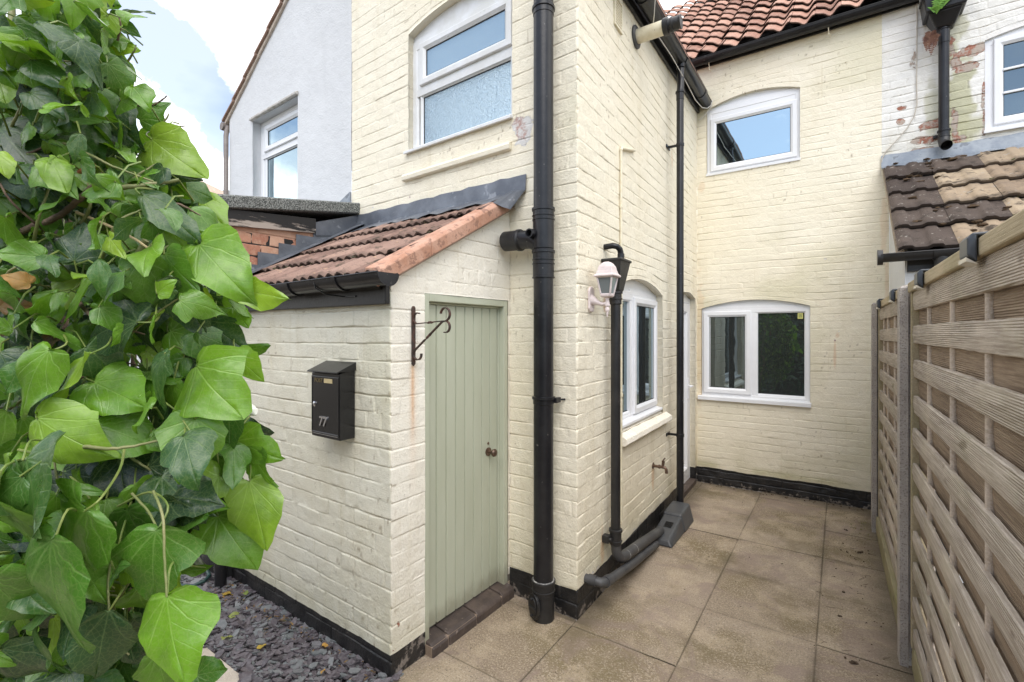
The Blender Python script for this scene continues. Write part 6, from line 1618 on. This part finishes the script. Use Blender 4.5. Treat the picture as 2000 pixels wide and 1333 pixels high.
for i in range(16):
    x = -380+i*44+rn.uniform(-20, 20); d = rn.uniform(.98, 1.18)
    pts = [(x+rn.uniform(-40, 40), y, d+rn.uniform(-.05, .05)) for y in (1900, 1500, 1150, 800, 450, 100)]
    pts = [p for p in pts if p[0] < edge_x(p[1])-60]
    if len(pts) > 2: stem(pts, rn.uniform(.006, .013), .005, bark)
b = MB(); bb_ = at_depth(494, 803, .74)
b.tube([tuple(bb_+Vector((-.02, 0, .012))), tuple(bb_+Vector((-.006, 0, .004))), tuple(bb_+Vector((.003, 0, -.002))), tuple(bb_+Vector((.008, 0, -.006)))], [.0015, .006, .007, .002], 10, P=WP); b.build('white_bud', mat('white_petal', (.8, .8, .72), rough=.5), iv, smooth=True)
# unseen support boards added behind the ivy, widened to darken its bright gaps
b = MB(); c0 = at_depth(-420, 651, 1.5); c1 = at_depth(150, 651, 1.36)
PS = Plane((c0.x, c0.y), (c1.x-c0.x, c1.y-c0.y)); b = MB(PS); Ls = math.hypot(c1.x-c0.x, c1.y-c0.y)
sv_ = thing('ivy_gap_backing', PS(0, 0), 'unseen dark boards added behind the ivy at left to darken its gaps', 'added backing')
for i in range(9): b.box(Ls*i/9+.004, Ls*(i+1)/9-.004, 0, 2.15+.42*min(1, max(0, (4.5-i)/3)), 0, .018)
b.build('boards', mat('dark_gap_backing', (.05, .035, .025), (.09, .065, .045), 10, .9, .003, 50, stretch=(8, 8, 1)), sv_)

# fallen leaves on the slate
YEL = ivy_mat('yellow_fallen_leaf', [(0, (.20, .30, .08)), (.5, (.55, .38, .05)), (1, (.60, .30, .06))], trans=.15, rough=.5)
for (x, y, z, a, L, tint, lab) in [(-3.12, 1.40, .022, .4, .075, .62, 'bright yellow fallen leaf lying near the hose by the plinth'), (-2.83, 1.305, .022, 1.5, .055, .12, 'pale green fallen leaf in the middle of the slate chippings'),
        (-2.99, 1.47, .022, 2.6, .05, .08, 'small green fallen leaf right against the black plinth'), (-2.43, 1.25, .024, 1.4, .045, .55, 'narrow yellow fallen leaf on large slates near the concrete path'),
        (-2.19, 1.46, .022, .2, .04, .95, 'small tan fallen leaf beside the outhouse plinth'), (-2.66, 1.19, .022, 1.2, .05, .15, 'small green fallen leaf at the edge of the pale concrete path'), (-2.0, 1.33, .024, 2.2, .035, .97, 'orange tan fallen leaf nearest the outhouse corner')]:
    l1 = Leaves(); l1.add((x, y, z), (math.cos(a), math.sin(a), .12), (rn.normal(0, .2), rn.normal(0, .2), 1), L, .8, 3 if tint > .5 else 1, tint, rn, fold=.2, droop=.2, wave=.08)
    o = l1.build('fallen_leaf', YEL, None, org=(x, y, z)); tag(o, lab, 'leaf', 'fallen leaves on the slate')
# brown leaf litter gathered along the plinth
lt_ = Leaves()
for i in range(150):
    x = rn.uniform(-3.35, -1.8); y = 1.50-abs(rn.normal(0, .05))+.012*(x+1.7)
    if i % 3 == 0: x = -3.15+rn.normal(0, .16); y = 1.45+rn.normal(0, .05)
    a = rn.uniform(0, 6.28); lt_.add((x, y, .014+rn.uniform(0, .012)), (math.cos(a), math.sin(a), rn.normal(0, .3)), (rn.normal(0, .5), rn.normal(0, .5), 1), rn.uniform(.012, .034), .7, 3, rn.uniform(0, .8), rn, fold=.5, droop=.6, wave=.12, lo=True)
o = lt_.build('leaf_litter', bpy.data.materials['withered_leaf'], None, org=(-2.6, 1.45, 0)); o['kind'] = 'stuff'; o['label'] = 'brown leaf litter gathered along the black plinth'
# litter on the paving
b = MB(); rq = random.Random(6)
spots = []
for (cx, cy, cr) in [(.045, 4.78, .016), (.12, 4.35, .022), (.05, 4.30, .010), (.02, 3.62, .012), (.0, 3.30, .014), (.045, 2.88, .020), (.02, 4.46, .008), (-.33, 3.83, .007)]:
    for q in range(5): spots.append((cx+rq.gauss(0, cr*.5), cy+rq.gauss(0, cr*.5), cr*rq.uniform(.25, .5)))
for i in range(500): spots.append((rq.uniform(-1.7, .22), rq.uniform(1.5, 5.4), rq.uniform(.0008, .0020)))
for i in range(60):
    x = .20-abs(rq.gauss(0, .12)); y = rq.uniform(2.6, 5.3); spots.append((x, y, rq.uniform(.002, .005)))
for i in range(60): spots.append((rq.uniform(-1.6, .2), rq.uniform(1.6, 5.3), rq.uniform(.0015, .004)))
for i in range(40): spots.append((rq.uniform(-1.2, .2), 5.42-abs(rq.gauss(0, .03)), rq.uniform(.003, .008)))
for i, (x, y, r_) in enumerate(spots): b.blob((x, y, r_*.5), r_, i, (1, 1, .8), 7)
for i in range(50):
    x = rq.uniform(-.2, .22); y = rq.uniform(2.6, 5.2); a = rq.uniform(0, 6.28); L = rq.uniform(.015, .05)
    b.tube([(x, y, .002), (x+L*.5*math.cos(a), y+L*.5*math.sin(a), .005), (x+L*math.cos(a+.3), y+L*math.sin(a+.3), .002)], .0009, 4, P=WP)
o = b.build('soil_crumbs', mat('dark_crumb', (.06, .04, .026), (.14, .10, .065), 60, .95), None); o['kind'] = 'stuff'; o['label'] = 'dark crumbs and twigs scattered on the paving by the fence'
# moss and weeds where the paving meets the far end of the fence
b = MB()
for i in range(46):
    x = .16+rq.gauss(0, .05); y = 4.86+rq.gauss(0, .16); a = rq.uniform(0, 6.28); leafstrip(b, (x, y, .004), (math.cos(a), math.sin(a), .5), rq.uniform(.012, .03), .004, (0, 0, 1))
o = b.build('weeds', mat('weed_green', (.10, .12, .03), (.20, .17, .05), 40, .7), None, org=(.16, 4.86, 0)); tag(o, 'little tuft of weeds at the foot of the farther fence post', 'weeds')

# hedge across the garden behind the viewer (it shows in the glass)
hg = thing('hedge', (-1, -3.4, 0), 'tall dark green hedge across the garden, reflected in the window', 'hedge')
hl = Leaves(); rh_ = np.random.RandomState(8)
for i in range(5200):
    x = rh_.uniform(-6, 3.5); y = -3.2-abs(rh_.normal(0, .28)); z = rh_.uniform(.05, 2.75+.25*math.sin(x*1.7))
    a = rh_.uniform(0, 6.28); hl.add((x, y, z), (math.cos(a), rh_.normal(.2, .3), math.sin(a)-.3), (rh_.normal(0, .5), 1, rh_.normal(.4, .4)), rh_.uniform(.08, .16), .9, rh_.choice([0, 1, 3]), np.clip(rh_.beta(1.5, 3), 0, 1), rh_, lo=True)
hl.build('foliage', ivy_mat('hedge_leaf', [(0, (.010, .026, .010)), (.5, (.022, .048, .014)), (1, (.045, .085, .02))], veins=False, trans=.05), hg)['kind'] = 'stuff'
b = MB(); b.box(-6.2, 3.7, 0, 2.5, -4.4, -3.75, P=lambda x, z, y: (x, y, z)); b.build('inner_twigs', mat('hedge_core', (.012, .014, .008), (.03, .03, .016), 6, .95), hg)
